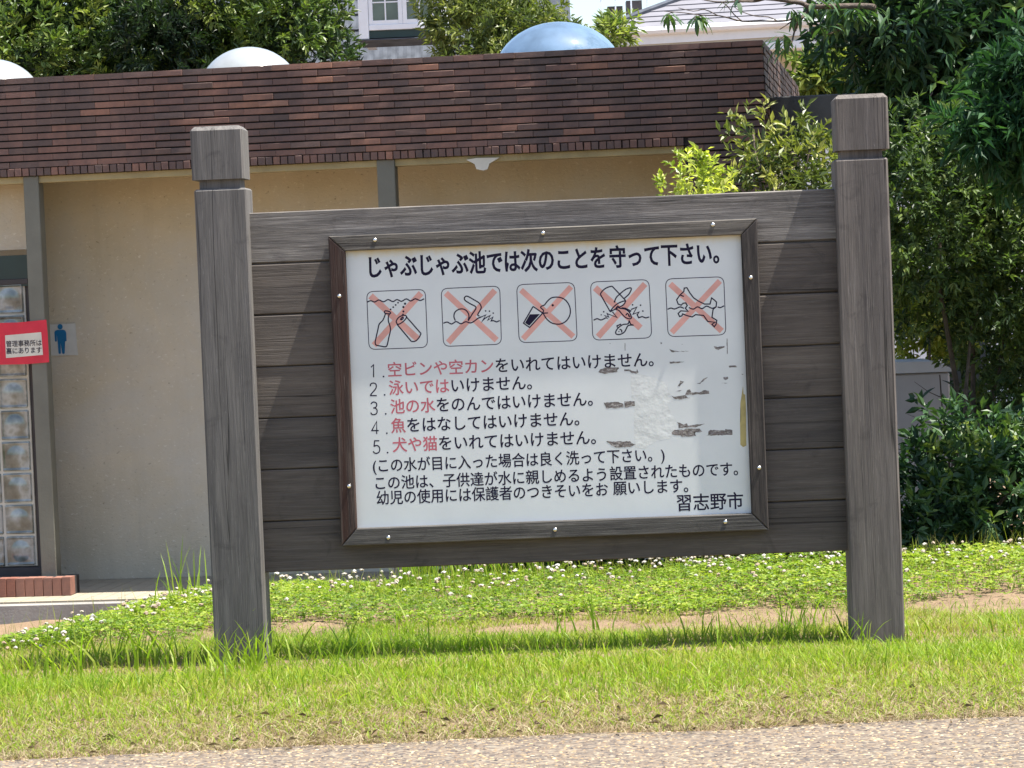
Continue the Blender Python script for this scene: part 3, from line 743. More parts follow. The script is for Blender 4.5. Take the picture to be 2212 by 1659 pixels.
cT = crop(880, 860, 2.1686); cH = crop(860, 580, 2.212)
def text_mesh(body, mats, redspan=None, offset=0.0, gaps=None):
    cu = bpy.data.curves.new('lettering', 'FONT'); cu.body = body; cu.size = 1.0; cu.resolution_u = 3; cu.offset = offset
    for m in mats: cu.materials.append(m)
    if redspan:
        for i in range(*redspan): cu.body_format[i].material_index = 1
    tmp = bpy.data.objects.new('tmp', cu); C.objects.link(tmp)
    dg = bpy.context.evaluated_depsgraph_get(); dg.update()
    me = bpy.data.meshes.new_from_object(tmp.evaluated_get(dg))
    bpy.data.objects.remove(tmp); return me
def lettering(body, cf, xl, xr, cy, h, parent, mats, red=None, offset=0.0, y=None, name='lettering', em=.86, xc=None):
    me = text_mesh(body, mats, red, 0)
    co = np.zeros(len(me.vertices) * 3); me.vertices.foreach_get('co', co); co = co.reshape(-1, 3)
    mid = xc if xc is not None else (xl + xr) / 2
    ul, zc = cf((xl, cy)); ur, _ = cf((xr, cy)); _, zc = cf((mid, cy)); _, z1 = cf((mid, cy - h / 2)); _, z2 = cf((mid, cy + h / 2))
    x0, x1 = co[:, 0].min(), co[:, 0].max()
    sx = (ur - ul) / (x1 - x0); sy = (z1 - z2) / em
    cz = .38
    out = np.stack([ul + (co[:, 0] - x0) * sx, np.full(len(co), y), zc + (co[:, 1] - cz) * sy], -1)
    me.vertices.foreach_set('co', out.astype(np.float32).ravel()); me.update()
    me.name = name
    if offset > 0:
        bm = bmesh.new(); bm.from_mesh(me); wd = offset * 2 * sy
        bmesh.ops.remove_doubles(bm, verts=bm.verts, dist=1e-5)
        seen = set(); loops = []
        bed = [e for e in bm.edges if len(e.link_faces) == 1]
        adj = {}
        for e in bed:
            for v in e.verts: adj.setdefault(v, []).append(e)
        for e in bed:
            if e in seen: continue
            mi = e.link_faces[0].material_index; seen.add(e); lp_ = [e.verts[0], e.verts[1]]
            while True:
                nx = [q for q in adj[lp_[-1]] if q not in seen]
                if not nx: break
                seen.add(nx[0]); lp_.append(nx[0].other_vert(lp_[-1]))
                if lp_[-1] is lp_[0]: break
            if lp_[-1] is lp_[0]: lp_.pop()
            if len(lp_) > 2: loops.append(([(v.co.x, v.co.z) for v in lp_], mi))
        for pts_, mi in loops:
            n0 = len(bm.faces); ribbon(bm, pts_, wd, y - .00003, True)
            bm.faces.ensure_lookup_table()
            for fi_ in range(n0, len(bm.faces)): bm.faces[fi_].material_index = mi
        bm.to_mesh(me); bm.free()
    return link(name, me, None, parent)
TY = PY - .00020
INK, RED = M_ink, M_inkred
for body, xl, xr, xc_ in (('じゃぶじゃぶ池では次のことを', 140, 1442, None), ('守って下さい。', 1470, 2072, None)):
    cy = 155 - ((xl + xr) / 2 - 1106) * .0415
    lettering(body, cH, xl, xr, cy, 112, panel, [INK], offset=.024, y=TY, name='heading')
rows = [('1.', 97, 178, 148, 78, 0), ('空ビンや空カンをいれてはいけません。', 195, 1635, 112, 74, 7), ('2.', 97, 184, 247, 78, 0), ('泳いではいけません。', 200, 975, 224, 74, 4),
        ('3.', 100, 190, 350, 78, 0), ('池の水をのんではいけません。', 208, 1305, 319, 74, 3), ('4.', 107, 196, 455, 78, 0), ('魚をはなしてはいけません。', 212, 1232, 424, 74, 1),
        ('5.', 115, 200, 560, 78, 0), ('犬や猫をいれてはいけません。', 220, 1322, 527, 74, 3), ('(この水が目に入った場合は良く洗って下さい。)', 112, 1695, 630, 70, 0),
        ('この池は、子供達が水に親しめるよう', 127, 1378, 731, 70, 0), ('設置されたものです。', 1398, 2092, 690, 70, 0),
        ('幼児の使用には保護者のつきそいをお', 133, 1388, 812, 70, 0), ('願いします。', 1416, 1822, 776, 70, 0), ('習志野市', 1762, 2120, 856, 84, 0)]
DIG = {'1': [('l', [(.10, .80), (.32, 1), (.32, 0)])],
 '2': [('s', [(.03, .74), (.08, .92), (.29, 1), (.50, .93), (.56, .74), (.48, .52), (.22, .24), (.02, 0)]), ('l', [(.02, .0), (.60, 0)])],
 '3': [('s', [(.04, .84), (.16, .97), (.33, 1), (.52, .90), (.53, .68), (.40, .56), (.24, .53)]), ('s', [(.24, .53), (.45, .50), (.58, .33), (.53, .1), (.32, 0), (.12, .03), (.02, .17)])],
 '4': [('l', [(.43, 0), (.43, 1), (.0, .27), (.61, .27)])],
 '5': [('l', [(.53, 1), (.13, 1), (.07, .54)]), ('s', [(.07, .54), (.25, .63), (.46, .57), (.57, .35), (.50, .1), (.28, 0), (.10, .04), (.0, .17)])]}
for (b_, xl, xr, cy, h, red) in rows:
    if b_[0].isdigit():
        bm = bmesh.new(); hh = 68
        for kk, (t, pts) in enumerate(DIG[b_[0]]):
            q = [cT((xl + p[0] * hh * .92, cy + hh * (.5 - p[1]))) for p in pts]
            if t == 's': q = smooth_pts(q)
            ribbon(bm, q, .0046, TY - kk * .00001)
        disc(bm, cT((xr - 7, cy + hh * .5 - 4)), .0034, TY)
        bmesh.ops.recalc_face_normals(bm, faces=bm.faces)
        bm_obj('numeral', bm, INK, panel); continue
    lettering(b_, cT, xl, xr, cy, h, panel, [INK, RED], (0, red) if red else None, offset=.013, y=TY, em=.86)
flakes = [[(180, 455), (205, 420), (260, 400), (435, 395), (440, 415), (385, 440), (430, 450), (340, 465), (260, 480), (225, 470)],
 [(505, 420), (560, 420), (600, 440), (660, 450), (665, 415), (685, 460), (660, 480), (600, 470), (570, 445), (505, 445)],
 [(245, 840), (430, 830), (495, 855), (500, 900), (420, 910), (280, 912)], [(507, 825), (635, 822), (640, 880), (510, 905)],
 [(278, 1325), (350, 1330), (580, 1325), (600, 1350), (655, 1362), (580, 1398), (400, 1405), (350, 1380)],
 [(1070, 165), (1100, 178), (1160, 190), (1320, 195), (1180, 202), (1100, 205), (1095, 190)], [(1075, 325), (1200, 322), (1265, 325), (1200, 340), (1080, 350)],
 [(1630, 130), (1680, 142), (1768, 128), (1765, 145), (1690, 182), (1650, 165)], [(1175, 633), (1200, 600), (1210, 563), (1260, 575), (1225, 605), (1200, 635)],
 [(1415, 600), (1460, 590), (1500, 540), (1560, 520), (1510, 560), (1460, 605)],
 [(1270, 742), (1300, 680), (1330, 672), (1350, 710), (1450, 712), (1500, 685), (1570, 690), (1575, 730), (1300, 745)],
 [(1095, 750), (1130, 768), (1235, 750), (1275, 745), (1275, 778), (1340, 780), (1260, 788), (1200, 802), (1130, 790)],
 [(1165, 1080), (1250, 1115), (1290, 1100), (1295, 1130), (1400, 1115), (1525, 1105), (1420, 1145), (1290, 1155), (1190, 1160), (1200, 1130)],
 [(1100, 1215), (1140, 1180), (1250, 1185), (1290, 1165), (1450, 1165), (1485, 1205), (1430, 1215), (1380, 1200), (1410, 1260), (1230, 1270), (1240, 1255), (1150, 1250), (1110, 1240)],
 [(1535, 1257), (1590, 1235), (1565, 1200), (1590, 1182), (1770, 1190), (1780, 1170), (1865, 1185), (1865, 1245)],
 [(1820, 378), (1910, 375), (1925, 395), (1860, 395), (1825, 402)], [(1750, 520), (1810, 515), (1812, 540), (1780, 558), (1755, 545)],
 [(1720, 595), (1810, 590), (1780, 602)], [(1145, 695), (1230, 685), (1200, 700)],
 [(512, 90), (518, 90), (520, 188), (514, 188)], [(1795, 30), (1799, 30), (1803, 230), (1798, 232)], [(960, 80), (985, 90), (965, 108)], [(1225, 103), (1246, 105), (1230, 110)], [(320, 92), (335, 95), (328, 102)], [(1975, 480), (2005, 480), (1995, 492)]]
def poly(name, pts, mat, y, parent, cf, th=.0003):
    bm = bmesh.new(); f = bm.faces.new([bm.verts.new((p[0], y, p[1])) for p in map(cf, pts)])
    bmesh.ops.triangulate(bm, faces=[f]); bmesh.ops.recalc_face_normals(bm, faces=bm.faces)
    return bm_obj(name, bm, mat, parent)
poly('tape_residue', [(600, 470), (700, 478), (780, 500), (880, 535), (1000, 570), (1050, 640), (1075, 730), (1120, 800), (1040, 860), (1090, 960), (1165, 1080), (1150, 1200), (1090, 1290), (900, 1330), (760, 1420), (640, 1400), (628, 1100), (632, 900), (600, 780), (585, 600)], M_tape, PY - .00012, panel, cD)
def ragged(pl, seed):
    r_ = random.Random(seed); out = []
    for i in range(len(pl)):
        a, b_ = pl[i], pl[(i + 1) % len(pl)]; d = math.hypot(b_[0] - a[0], b_[1] - a[1]); k = max(1, int(d / 22))
        for j in range(k):
            t = j / k; out.append((a[0] + (b_[0] - a[0]) * t + (r_.uniform(-4, 4) if j else 0), a[1] + (b_[1] - a[1]) * t + (r_.uniform(-5, 5) if j else 0)))
    return out
for i, fl in enumerate(flakes): poly('peeled_patch', ragged(fl, i), M_flake, PY - .00030, panel, cD)
poly('glue_stain', [(1998, 630), (2005, 730), (2025, 740), (2035, 900), (2040, 1380), (2000, 1400), (1965, 1370), (1960, 1090), (1980, 1060), (1965, 850)], M_yellow, PY - .00026, panel, cD)

# ---------------------------------------------------------------- toilet building
bld = empty('toilet_building', (GF[0].x, GF[0].y, 0), -8, 'low flat-roofed beige building with deep brick-tiled parapet behind the notice board', 'building')
ZW, ZP0, ZP1, XR, XL = -.44, 2.14, 2.752, 4.19, -3.2
PIER = 3.70
parapet = box('parapet', M_mortar, bld, (XL, XR - .012, .012, .30, ZP0 + .004, ZP1 - .012))
pier = box('brick_pier', M_mortar, bld, (PIER + .004, XR - .014, .014, .88, ZW - .1, ZP0 + .002))
def brick_me(L, H, D, seed):
    r_ = random.Random(seed); bm = bmesh.new(); bx(bm, 0, L, 0, D, 0, H, .0016)
    for v in bm.verts: v.co += Vector((r_.uniform(-.0007, .0007), r_.uniform(-.0012, .0012), r_.uniform(-.0007, .0007)))
    me = bpy.data.meshes.new('brick'); bm.to_mesh(me); bm.free(); me.materials.append(M_brick); return me
BL, RH = .186, (ZP1 - ZP0 - .052) / 13
bmes = [brick_me(BL - .0012, RH - .0095, .026, s) for s in range(5)]
hmes = [brick_me(BL / 2 - .0022, RH - .0095, .026, s + 9) for s in range(2)]
emes = [brick_me(.041, .046, .026, s + 20) for s in range(4)]
slots = []
for r_i in range(13):
    z = ZP1 - (r_i + 1) * RH + .003
    off = (r_i % 2) * BL / 2
    xx = XR - off; 
    if off: slots.append((XR - BL / 2, z, 1, 0))
    while xx - BL > XL: xx -= BL; slots.append((xx, z, 0, 0))
z = ZP0 + .004; r_i = 13
rz_ = ZP0 + .052 - RH + .003
k = 0
while rz_ > -.5:
    xx = XR; off = (k + 1) % 2
    if off: slots.append((XR - BL / 2, rz_, 1, 1)); xx -= BL / 2
    while xx - BL > PIER - .02: xx -= BL; slots.append((xx, rz_, 0, 1))
    if xx - BL / 2 > PIER - .02: slots.append((xx - BL / 2, rz_, 1, 1))
    rz_ -= RH; k += 1
def prot(): return -.001 - (rnd.random() ** 2) * .010
def shown(s):
    x_, z_, _, pr = s
    if pr: return z_ > 1.72
    return x_ > .02
ind = sorted([s for s in slots if shown(s)], key=lambda s: -s[0])[:300]
ids = set(map(id, ind)); rest = [s for s in slots if id(s) not in ids]
bz = random.Random(5)
for (x_, z_, hf, pr) in ind:
    o = link('brick', bz.choice(hmes if hf else bmes), None, pier if pr else parapet, (x_ + .0011, prot(), z_), (bz.uniform(-.02, .045), 0, bz.uniform(-.012, .006)))
def joined_boxes(name, items, mat, parent, tones, tilt=False):
    V = []; F = []; T = []
    cube = np.array([(0, 0, 0), (1, 0, 0), (1, 1, 0), (0, 1, 0), (0, 0, 1), (1, 0, 1), (1, 1, 1), (0, 1, 1)], float)
    cf_ = np.array([(0, 1, 5, 4), (1, 2, 6, 5), (2, 3, 7, 6), (3, 0, 4, 7), (4, 5, 6, 7), (3, 2, 1, 0)])
    for i, (x0, y0, z0, dx, dy, dz) in enumerate(items):
        vv = cube * (dx, dy, dz) + (x0, y0, z0)
        if tilt: vv[:, 1] -= cube[:, 2] * dz * bz.uniform(-.02, .045); vv[:, 1] += cube[:, 0] * dx * bz.uniform(-.012, .006)
        V.append(vv); F.append(cf_ + 8 * i); T += [tones[i]] * 8
    return tag(link(name, np_mesh(name, np.concatenate(V), np.concatenate(F), np.array(T), mat), None, parent), kind='stuff')
joined_boxes('brick_courses', [(x_ + .0011, prot(), z_, (BL / 2 if hf else BL) - .0022, .026, RH - .0095) for (x_, z_, hf, pr) in rest], M_brick2, bld, [bz.random() for _ in rest], True)
# right end face: courses running back
side = []
for r_i in range(13):
    z = ZP1 - (r_i + 1) * RH + .003; yy = .03
    while yy < 4.8: side.append((XR - .022, yy, z, .022 + rnd.random() * .006, BL - .003, RH - .0095)); yy += BL
joined_boxes('end_courses', side, M_brick2, bld, [bz.random() * .6 for _ in side])  # lower tones put the tree's shade into this face's brick colour
box('end_wall', M_mortar, bld, (XR - .30, XR - .013, .302, 5.0, ZP0, ZP1 - .013))
x_ = PIER - .044; k = 0
while x_ > XL + .1 and k < 160:
    link('soldier_brick', bz.choice(emes), None, parapet, (x_, prot(), ZP0 + .004), (bz.uniform(-.01, .03), bz.uniform(-.025, .025), bz.uniform(-.03, .03))); x_ -= .0464; k += 1
# lintel band, soffit, wall, roof
o = box('lintel_band', M_band, bld, (XL, PIER - .004, .035, .14, ZP0 - .040, ZP0 + .003), .003)
box('soffit', M_band, bld, (XL, PIER, .141, .9, ZP0 - .012, ZP0 + .0035))
wall = box('wall', M_stucco, bld, (-.62, PIER + .002, .88, 1.05, ZW - .2, ZP0 + .002))
box('upper_wall', M_stucco, bld, (XL, -.44, .30, .40, 1.70, ZP0 - .013))
box('roof', M_con, bld, (XL, XR - .31, .31, 5.2, 2.50, 2.58))
box('back_wall', M_stucco, bld, (XL, XR - .02, 4.9, 5.05, ZW - .2, 2.49))
box('side_wall', M_stucco, bld, (XR - .17, XR - .035, .9, 4.88, ZW - .2, ZP0 - .002))
# bracket stuck to the band (broken plaster patch)
u, z = on(GF, 1045, 352, .03)
bm = bmesh.new(); q = [on(GF, *p, .03) for p in [(1008, 346), (1030, 342), (1080, 341), (1058, 354), (1054, 366), (1045, 369), (1030, 366), (1026, 355)]]
prism(bm, q, .012, .034); bmesh.ops.recalc_face_normals(bm, faces=bm.faces); bm_obj('plaster_patch', bm, M_joint, bld)
for a, b_, yy in ((50, 83, 395), (813, 852, 348)):
    box('pillar', M_pillar, bld, (on(GF, a, yy, .02)[0], on(GF, b_, yy, .02)[0], .02, .125, ZW - .05, ZP0 + .0022), .004)
# glass block window with dark frame
win = box('glass_block_window', M_dframe, bld, (-2.2, -.455, .30, .36, ZW, 1.66))
tag(win, 'dark framed window of stacked glass blocks')
# carve look: blocks stand proud in a pale joint field
x1b = on(GF, 77, 1200, .27)[0]
box('joint_field', M_joint, win, (x1b - 1.4, x1b + .004, .285, .302, ZW + .155, ZW + .155 + .198 * 9 - .02))
def block_me():
    bm = bmesh.new(); s = .184; n_ = 27
    vs = [[None] * n_ for _ in range(n_)]
    for i in range(n_):
        for j in range(n_):
            a = i / (n_ - 1) - .5; b_ = j / (n_ - 1) - .5; r_ = math.hypot(a, b_); e = max(abs(a), abs(b_))
            d = 0.0
            if e > .49: d = .018
            elif e > .43: d = .0
            elif r_ > .36: d = .012
            else: d = .004 + .008 * (r_ / .36) ** 2
            vs[i][j] = bm.verts.new((a * s, d, b_ * s))
    for i in range(n_ - 1):
        for j in range(n_ - 1): bm.faces.new((vs[i][j], vs[i + 1][j], vs[i + 1][j + 1], vs[i][j + 1]))
    bmesh.ops.recalc_face_normals(bm, faces=bm.faces)
    me = bpy.data.meshes.new('glass_block'); bm.to_mesh(me); bm.free(); me.materials.append(M_glass); return me
bk = block_me(); bk.polygons.foreach_set('use_smooth', [True] * len(bk.polygons))
for i in range(9):
    for j in range(4):
        link('glass_block', bk, None, win, (x1b - .098 - j * .198, .268, ZW + .155 + .095 + i * .198), (rnd.uniform(-.02, .02), 0, rnd.uniform(-.03, .03)))
box('head_rail', M_dframe, win, (-2.2, -.46, .262, .30, ZW + .155 + .198 * 9 - .015, ZW + .155 + .198 * 9 + .02), .003)
box('sill_rail', M_dframe, win, (-2.2, -.46, .262, .30, ZW + .01, ZW + .145), .003)
box('green_panel', M_green, bld, (-2.2, -.456, .27, .299, 1.47, 1.665))
# brick step in front
step = box('brick_step', M_mortar, bld, (XL, on(GF, 152, 1270, -.12)[0] - .003, -.10, .09, ZW - .02, ZW + .112))
xe = on(GF, 152, 1270, -.12)[0]
bs = brick_me(.0545, .112, .10, 3); bs.materials.clear(); bs.materials.append(M_redbrick)
x_ = xe - .0545
for k in range(26):
    link('brick', bs, None, step, (x_, -.115 + rnd.uniform(-.002, .002), ZW + .002 + rnd.uniform(-.002, .002))); x_ -= .0585
# walkway of small tiles with kerb
walk = box('walkway', M_con, None, (0, 1, 0, 1, 0, 1)); bpy.data.objects.remove(walk)
bm = bmesh.new(); bx(bm, XL, XR + .5, -.42, .90, ZW - .16, ZW - .012, .01)
walk = bm_obj('walkway', bm, M_con, None); walk.location = (GF[0].x, GF[0].y, 0); walk.rotation_euler = (0, 0, R(-8)); tag(walk, kind='structure')
tl = []; 
for i in range(62):
    for j in range(13): tl.append((-1.9 + i * .1 + .002, -.40 + j * .1 + .002, ZW - .013, .096, .096, .013))
M_tile2 = leafmat('walkway_tiles', [(.28, .25, .19), (.33, .29, .22), (.30, .27, .20)], 0, .6, 1)
joined_boxes('paving_tiles', tl, M_tile2, walk, [bz.random() for _ in tl])
# domes on the roof
def dome(px_, py_, ly, a, h, mat, lab):
    x_, zp = on(GF, px_, py_, ly)
    t = empty('roof_dome', GF[0] + GF[1] * x_ + GF[2] * ly + Vector((0, 0, 2.58)), -8, lab, 'skylight', 'domed skylights on the flat roof')
    bm = bmesh.new(); nb, nr = 40, 12; prev = None; zb_ = zp - 2.58 - h
    top = bm.verts.new((0, 0, zb_ + h)); rings = []
    for j in range(1, nr + 1):
        th = j / nr * math.pi / 2
        rings.append([bm.verts.new((a * math.sin(th) * math.cos(2 * math.pi * k / nb), a * math.sin(th) * math.sin(2 * math.pi * k / nb), zb_ + h * math.cos(th))) for k in range(nb)])
    for k in range(nb): bm.faces.new((top, rings[0][k], rings[0][(k + 1) % nb]))
    for j in range(nr - 1):
        for k in range(nb): bm.faces.new((rings[j][k], rings[j + 1][k], rings[j + 1][(k + 1) % nb], rings[j][(k + 1) % nb]))
    bmesh.ops.recalc_face_normals(bm, faces=bm.faces)
    bm_obj('dome', bm, mat, t, smooth=True)
    bm = bmesh.new(); bx(bm, -a - .04, a + .04, -a - .04, a + .04, 0, zb_ + .002, .01); bm_obj('curb', bm, M_con, t)
dome(-20, 128, 2.3, .36, .34, M_dome, 'white domed skylight cut off by the left edge of the photo')
dome(535, 102, 2.4, .36, .34, M_dome, 'white domed skylight on the roof before the dense hedge')
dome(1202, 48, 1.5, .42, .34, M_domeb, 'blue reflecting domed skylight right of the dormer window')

# concrete beam running on from the building to the right
cb0 = on(GF, 1655, 200, .5); cb1 = on(GF, 1830, 300, .5)
box('concrete_beam', M_condark, bld, (XR + .002, XR + 1.3, .5, .75, cb1[1], cb0[1] - .03), .006)
box('beam_column', M_condark, bld, (XR + 1.0, XR + 1.25, .52, .73, -.6, cb1[1] - .001))

# signs ------------------------------------------------------------
sr = empty('red_sign', GF[0] + GF[1] * -.5 + GF[2] * .012, -8, 'red paper sign with white note on the pillar beside the glass blocks', 'sign')
def lp(px_, py_, ly, ox): u_, z_ = on(GF, px_, py_, ly); return u_ - ox, z_
bm = bmesh.new(); q = [lp(*p, .012, -.5) for p in [(-70, 700), (40, 697), (100, 691), (103, 722), (106, 783), (60, 787), (-70, 790)]]
prism(bm, q, 0, .003); bmesh.ops.recalc_face_normals(bm, faces=bm.faces); bm_obj('backing', bm, M_red, sr)
bm = bmesh.new(); q = [lp(*p, .012, -.5) for p in [(11, 725), (89, 718), (93, 767), (13, 774)]]
prism(bm, q, -.0015, -.0003); bmesh.ops.recalc_face_normals(bm, faces=bm.faces); pap = bm_obj('paper', bm, M_paper, sr)
def cs(p): return lp(*p, .012, -.5)
for body, cy in (('管理事務所は', 742), ('裏にあります', 757.5)):
    lettering(body, cs, 13.5, 90, cy, 12.5, pap, [M_ink], offset=.014, y=-.0022)
    C.objects[-1].location = (0, 0, 0)
ms = empty('toilet_sign', GF[0] + GF[1] * -.2 + GF[2] * .87, -8, 'white plate with blue standing man symbol on the beige wall', 'sign')
bm = bmesh.new(); q = [lp(*p, .87, -.2) for p in [(100, 702), (162, 699), (168, 768), (104, 769)]]
prism(bm, q, 0, .008); bmesh.ops.recalc_face_normals(bm, faces=bm.faces); bm_obj('plate', bm, M_white, ms)
cM = lambda p: lp(p[0] / 10.055 * 2212 / 2560, (780 + p[1] / 10.055) * 2212 / 2560, .87, -.2)
bm = bmesh.new()
c = cM((1513, 377)); disc(bm, c, .0175, -.002, k=18)
for pl in ([(1435, 458), (1600, 452), (1645, 475), (1668, 530), (1678, 735), (1660, 745), (1640, 738), (1605, 560), (1618, 760), (1630, 1045), (1600, 1062), (1565, 1045), (1545, 770), (1525, 770), (1535, 1045), (1505, 1062), (1475, 1045), (1450, 760), (1425, 565), (1432, 745), (1400, 752), (1382, 740), (1370, 520), (1390, 475)],):
    f = bm.faces.new([bm.verts.new((p[0], -.002, p[1])) for p in map(cM, pl)]); bmesh.ops.triangulate(bm, faces=[f])
bmesh.ops.recalc_face_normals(bm, faces=bm.faces)
bm_obj('man_symbol', bm, M_blue, ms)

# ---------------------------------------------------------------- houses behind
h1 = empty('grey_roof_house', (-1.6, 40.6, -.6), -1, 'house with grey tiled roof and white dormer window far behind the building', 'house')
def hl(px_, py_, Y):
    p = at(px_, py_, Y); return p.x + 1.6, p.z + .6
box('house_body', M_hwhite, h1, (-3.5, 2.5, 1.2, 7, 0, 4.0))
slope = R(52); rl = .30
def tile_me():
    bm = bmesh.new(); n_ = 13; wd = .33; a = []; b_ = []; c_ = []
    for i in range(n_):
        x_ = i / (n_ - 1) * wd; w_ = .005 * math.sin(i / (n_ - 1) * math.pi * 6)
        a.append(bm.verts.new((x_, 0, .032 + w_))); b_.append(bm.verts.new((x_, rl * 1.06, .006 + w_))); c_.append(bm.verts.new((x_, 0, .004)))
    for i in range(n_ - 1): bm.faces.new((a[i], a[i + 1], b_[i + 1], b_[i])); bm.faces.new((c_[i], c_[i + 1], a[i + 1], a[i]))
    me = bpy.data.meshes.new('roof_tile'); bm.to_mesh(me); bm.free(); me.materials.append(M_slate); return me
tm = tile_me()
roof = empty('tiled_roof', (0, 0, 0)); roof.parent = h1; roof.location = (0, .6, 3.9); roof.rotation_euler = (slope, 0, 0)
bm = bmesh.new(); bx(bm, -3.4, 2.6, 0, 4.6, -.12, 0); 
base = bm_obj('roof_deck', bm, M_slate, roof)
for r_i in range(12):
    for c_i in range(13):
        link('roof_tile', tm, None, roof, (-2.6 + c_i * .331 + (r_i % 2) * .11, r_i * rl, bz.uniform(-.003, .003)))
fx0, fz0 = hl(800, 66, 39.6); fx1, _ = hl(947, 66, 39.6)
ox0, _ = hl(778, 66, 39.6); ox1, _ = hl(962, 66, 39.6)
zbtm = hl(870, 82, 39.6)[1]
dm = empty('dormer', (0, 0, 0)); dm.parent = h1; dm.location = (0, -1.0, 0)
zt_ = fz0 + 1.15
box('cheek', M_trim, dm, (ox0, fx0 - .004, .0, 1.9, zbtm - .0, zt_), .01)
box('cheek', M_trim, dm, (fx1 + .004, ox1, .0, 1.9, zbtm - .0, zt_), .01)
box('apron', M_green, dm, (fx0 - .002, fx1 + .002, .06, 1.5, zbtm + .015, fz0 - .002))
box('flashing', M_slate, dm, (ox0 - .03, ox1 + .03, -.01, 1.2, zbtm - .018, zbtm - .002), .003)
box('dormer_roof', M_slate, dm, (ox0 - .1, ox1 + .1, -.12, 2.4, zt_ + .002, zt_ + .1))
wz = fz0
fw = box('window_frame', M_trim, dm, (fx0, fx1, .02, .07, wz, wz + .07), .004)
mx = (fx0 + fx1) / 2
for a, b_ in ((fx0, mx - .002), (mx + .002, fx1)):
    bm = bmesh.new(); z0, z1 = wz + .072, zt_ - .02; t_ = .055
    bx(bm, a, a + t_, .03, .065, z0, z1, .004); bx(bm, b_ - t_, b_, .03, .065, z0, z1, .004)
    bx(bm, a + t_, b_ - t_, .032, .063, z0, z0 + t_); bx(bm, a + t_, b_ - t_, .032, .063, z1 - t_, z1)
    sh = bm_obj('sash', bm, M_trim, dm)
    box('pane', M_pane, sh, (a + t_, b_ - t_, .05, .054, z0 + t_, z1 - t_))
    bm = bmesh.new(); mm = (a + b_) / 2; bx(bm, mm - .009, mm + .009, .040, .049, z0 + t_, z1 - t_)
    for q_ in (1, 2, 3): zz = z0 + t_ + q_ * (z1 - z0 - 2 * t_) / 4; bx(bm, a + t_, b_ - t_, .042, .0492, zz - .008, zz + .008)
    bm_obj('muntin', bm, M_trim, sh)

H2 = frame((1.31, 38, 0), -13)
h2 = empty('pale_house', (1.31, 38, -.6), -13, 'pale house with light grey shingle roof and white eaves behind the trees at right', 'house')
ez = on(H2, 1330, 72)[1] + .6     # eaves
box('wall', M_hwall, h2, (.25, 9, .65, 7, 1.9, ez - .33))
box('lower_wall', M_hwhite, h2, (.2, 9.05, .60, 7.1, 0, ez - .95))
box('soffit', M_trim, h2, (-.02, 9.2, .02, .9, ez - .32, ez - .22), .01)
box('fascia', M_hwall, h2, (.0, 9.2, .06, .10, ez - .219, ez - .10))
box('fascia_board', M_trim, h2, (-.02, 9.2, .04, .059, ez - .16, ez - .04))
bm = bmesh.new(); tube(bm, [(-.03, -.01, ez), (9.2, -.01, ez)], .055, 8); bm_obj('gutter', bm, M_trim, h2)
for i in range(7): box('siding_board', M_hwhite, h2, (.7, 6, .575 - .0, .598, ez - 1.75 + i * .13, ez - 1.75 + i * .13 + .118), .004)
sl = R(24); rf2 = empty('shingle_roof', (0, 0, 0)); rf2.parent = h2; rf2.location = (0, 0, ez + .03); rf2.rotation_euler = (sl, 0, 0)
def rowx(i): return -.25 + i * .24
for i in range(16):
    x0 = .0 + i * .17
    bm = bmesh.new(); prism(bm, [(x0 - .04, 0), (9.3, 0), (9.3, .19), (x0 + .12, .19)], 0, .02)
    for v in bm.verts: y_, z_ = v.co.z, v.co.y; v.co.y = y_ + i * .19; v.co.z = (.02 - z_) + .012 * (1 - y_ / .19)
    bmesh.ops.recalc_face_normals(bm, faces=bm.faces)
    bm_obj('shingle_course', bm, M_rooft, rf2)
bm = bmesh.new(); tube(bm, [(-.05, -.02, .035), (2.75, 3.05, .035)], .045, 6); bm_obj('hip_capping', bm, M_slate, rf2)
# neighbour's balcony rack glimpsed over the roof edge
bc = empty('far_balcony', at(1345, 60, 48), 0, 'small distant balcony with dark boxes seen over the roof edge at the top', 'balcony')
box('slab', M_trim, bc, (-.35, .45, 0, 1.0, .05, .16)); box('storage_box', M_mortar, bc, (-.22, .02, .2, .5, .162, .36)); box('storage_box', M_dframe, bc, (.08, .33, .2, .5, .162, .44))
bm = bmesh.new()
for x_ in (-.33, -.1, .15, .4): bx(bm, x_ - .012, x_ + .012, -.01, .014, .05, .62)
bx(bm, -.35, .43, -.015, .019, .50, .53); bx(bm, -.35, .43, -.015, .019, .60, .64); bm_obj('railing', bm, M_trim, bc)
box('support_wall', M_hwhite, bc, (-.3, .4, .4, 1.4, -4.5, .048))

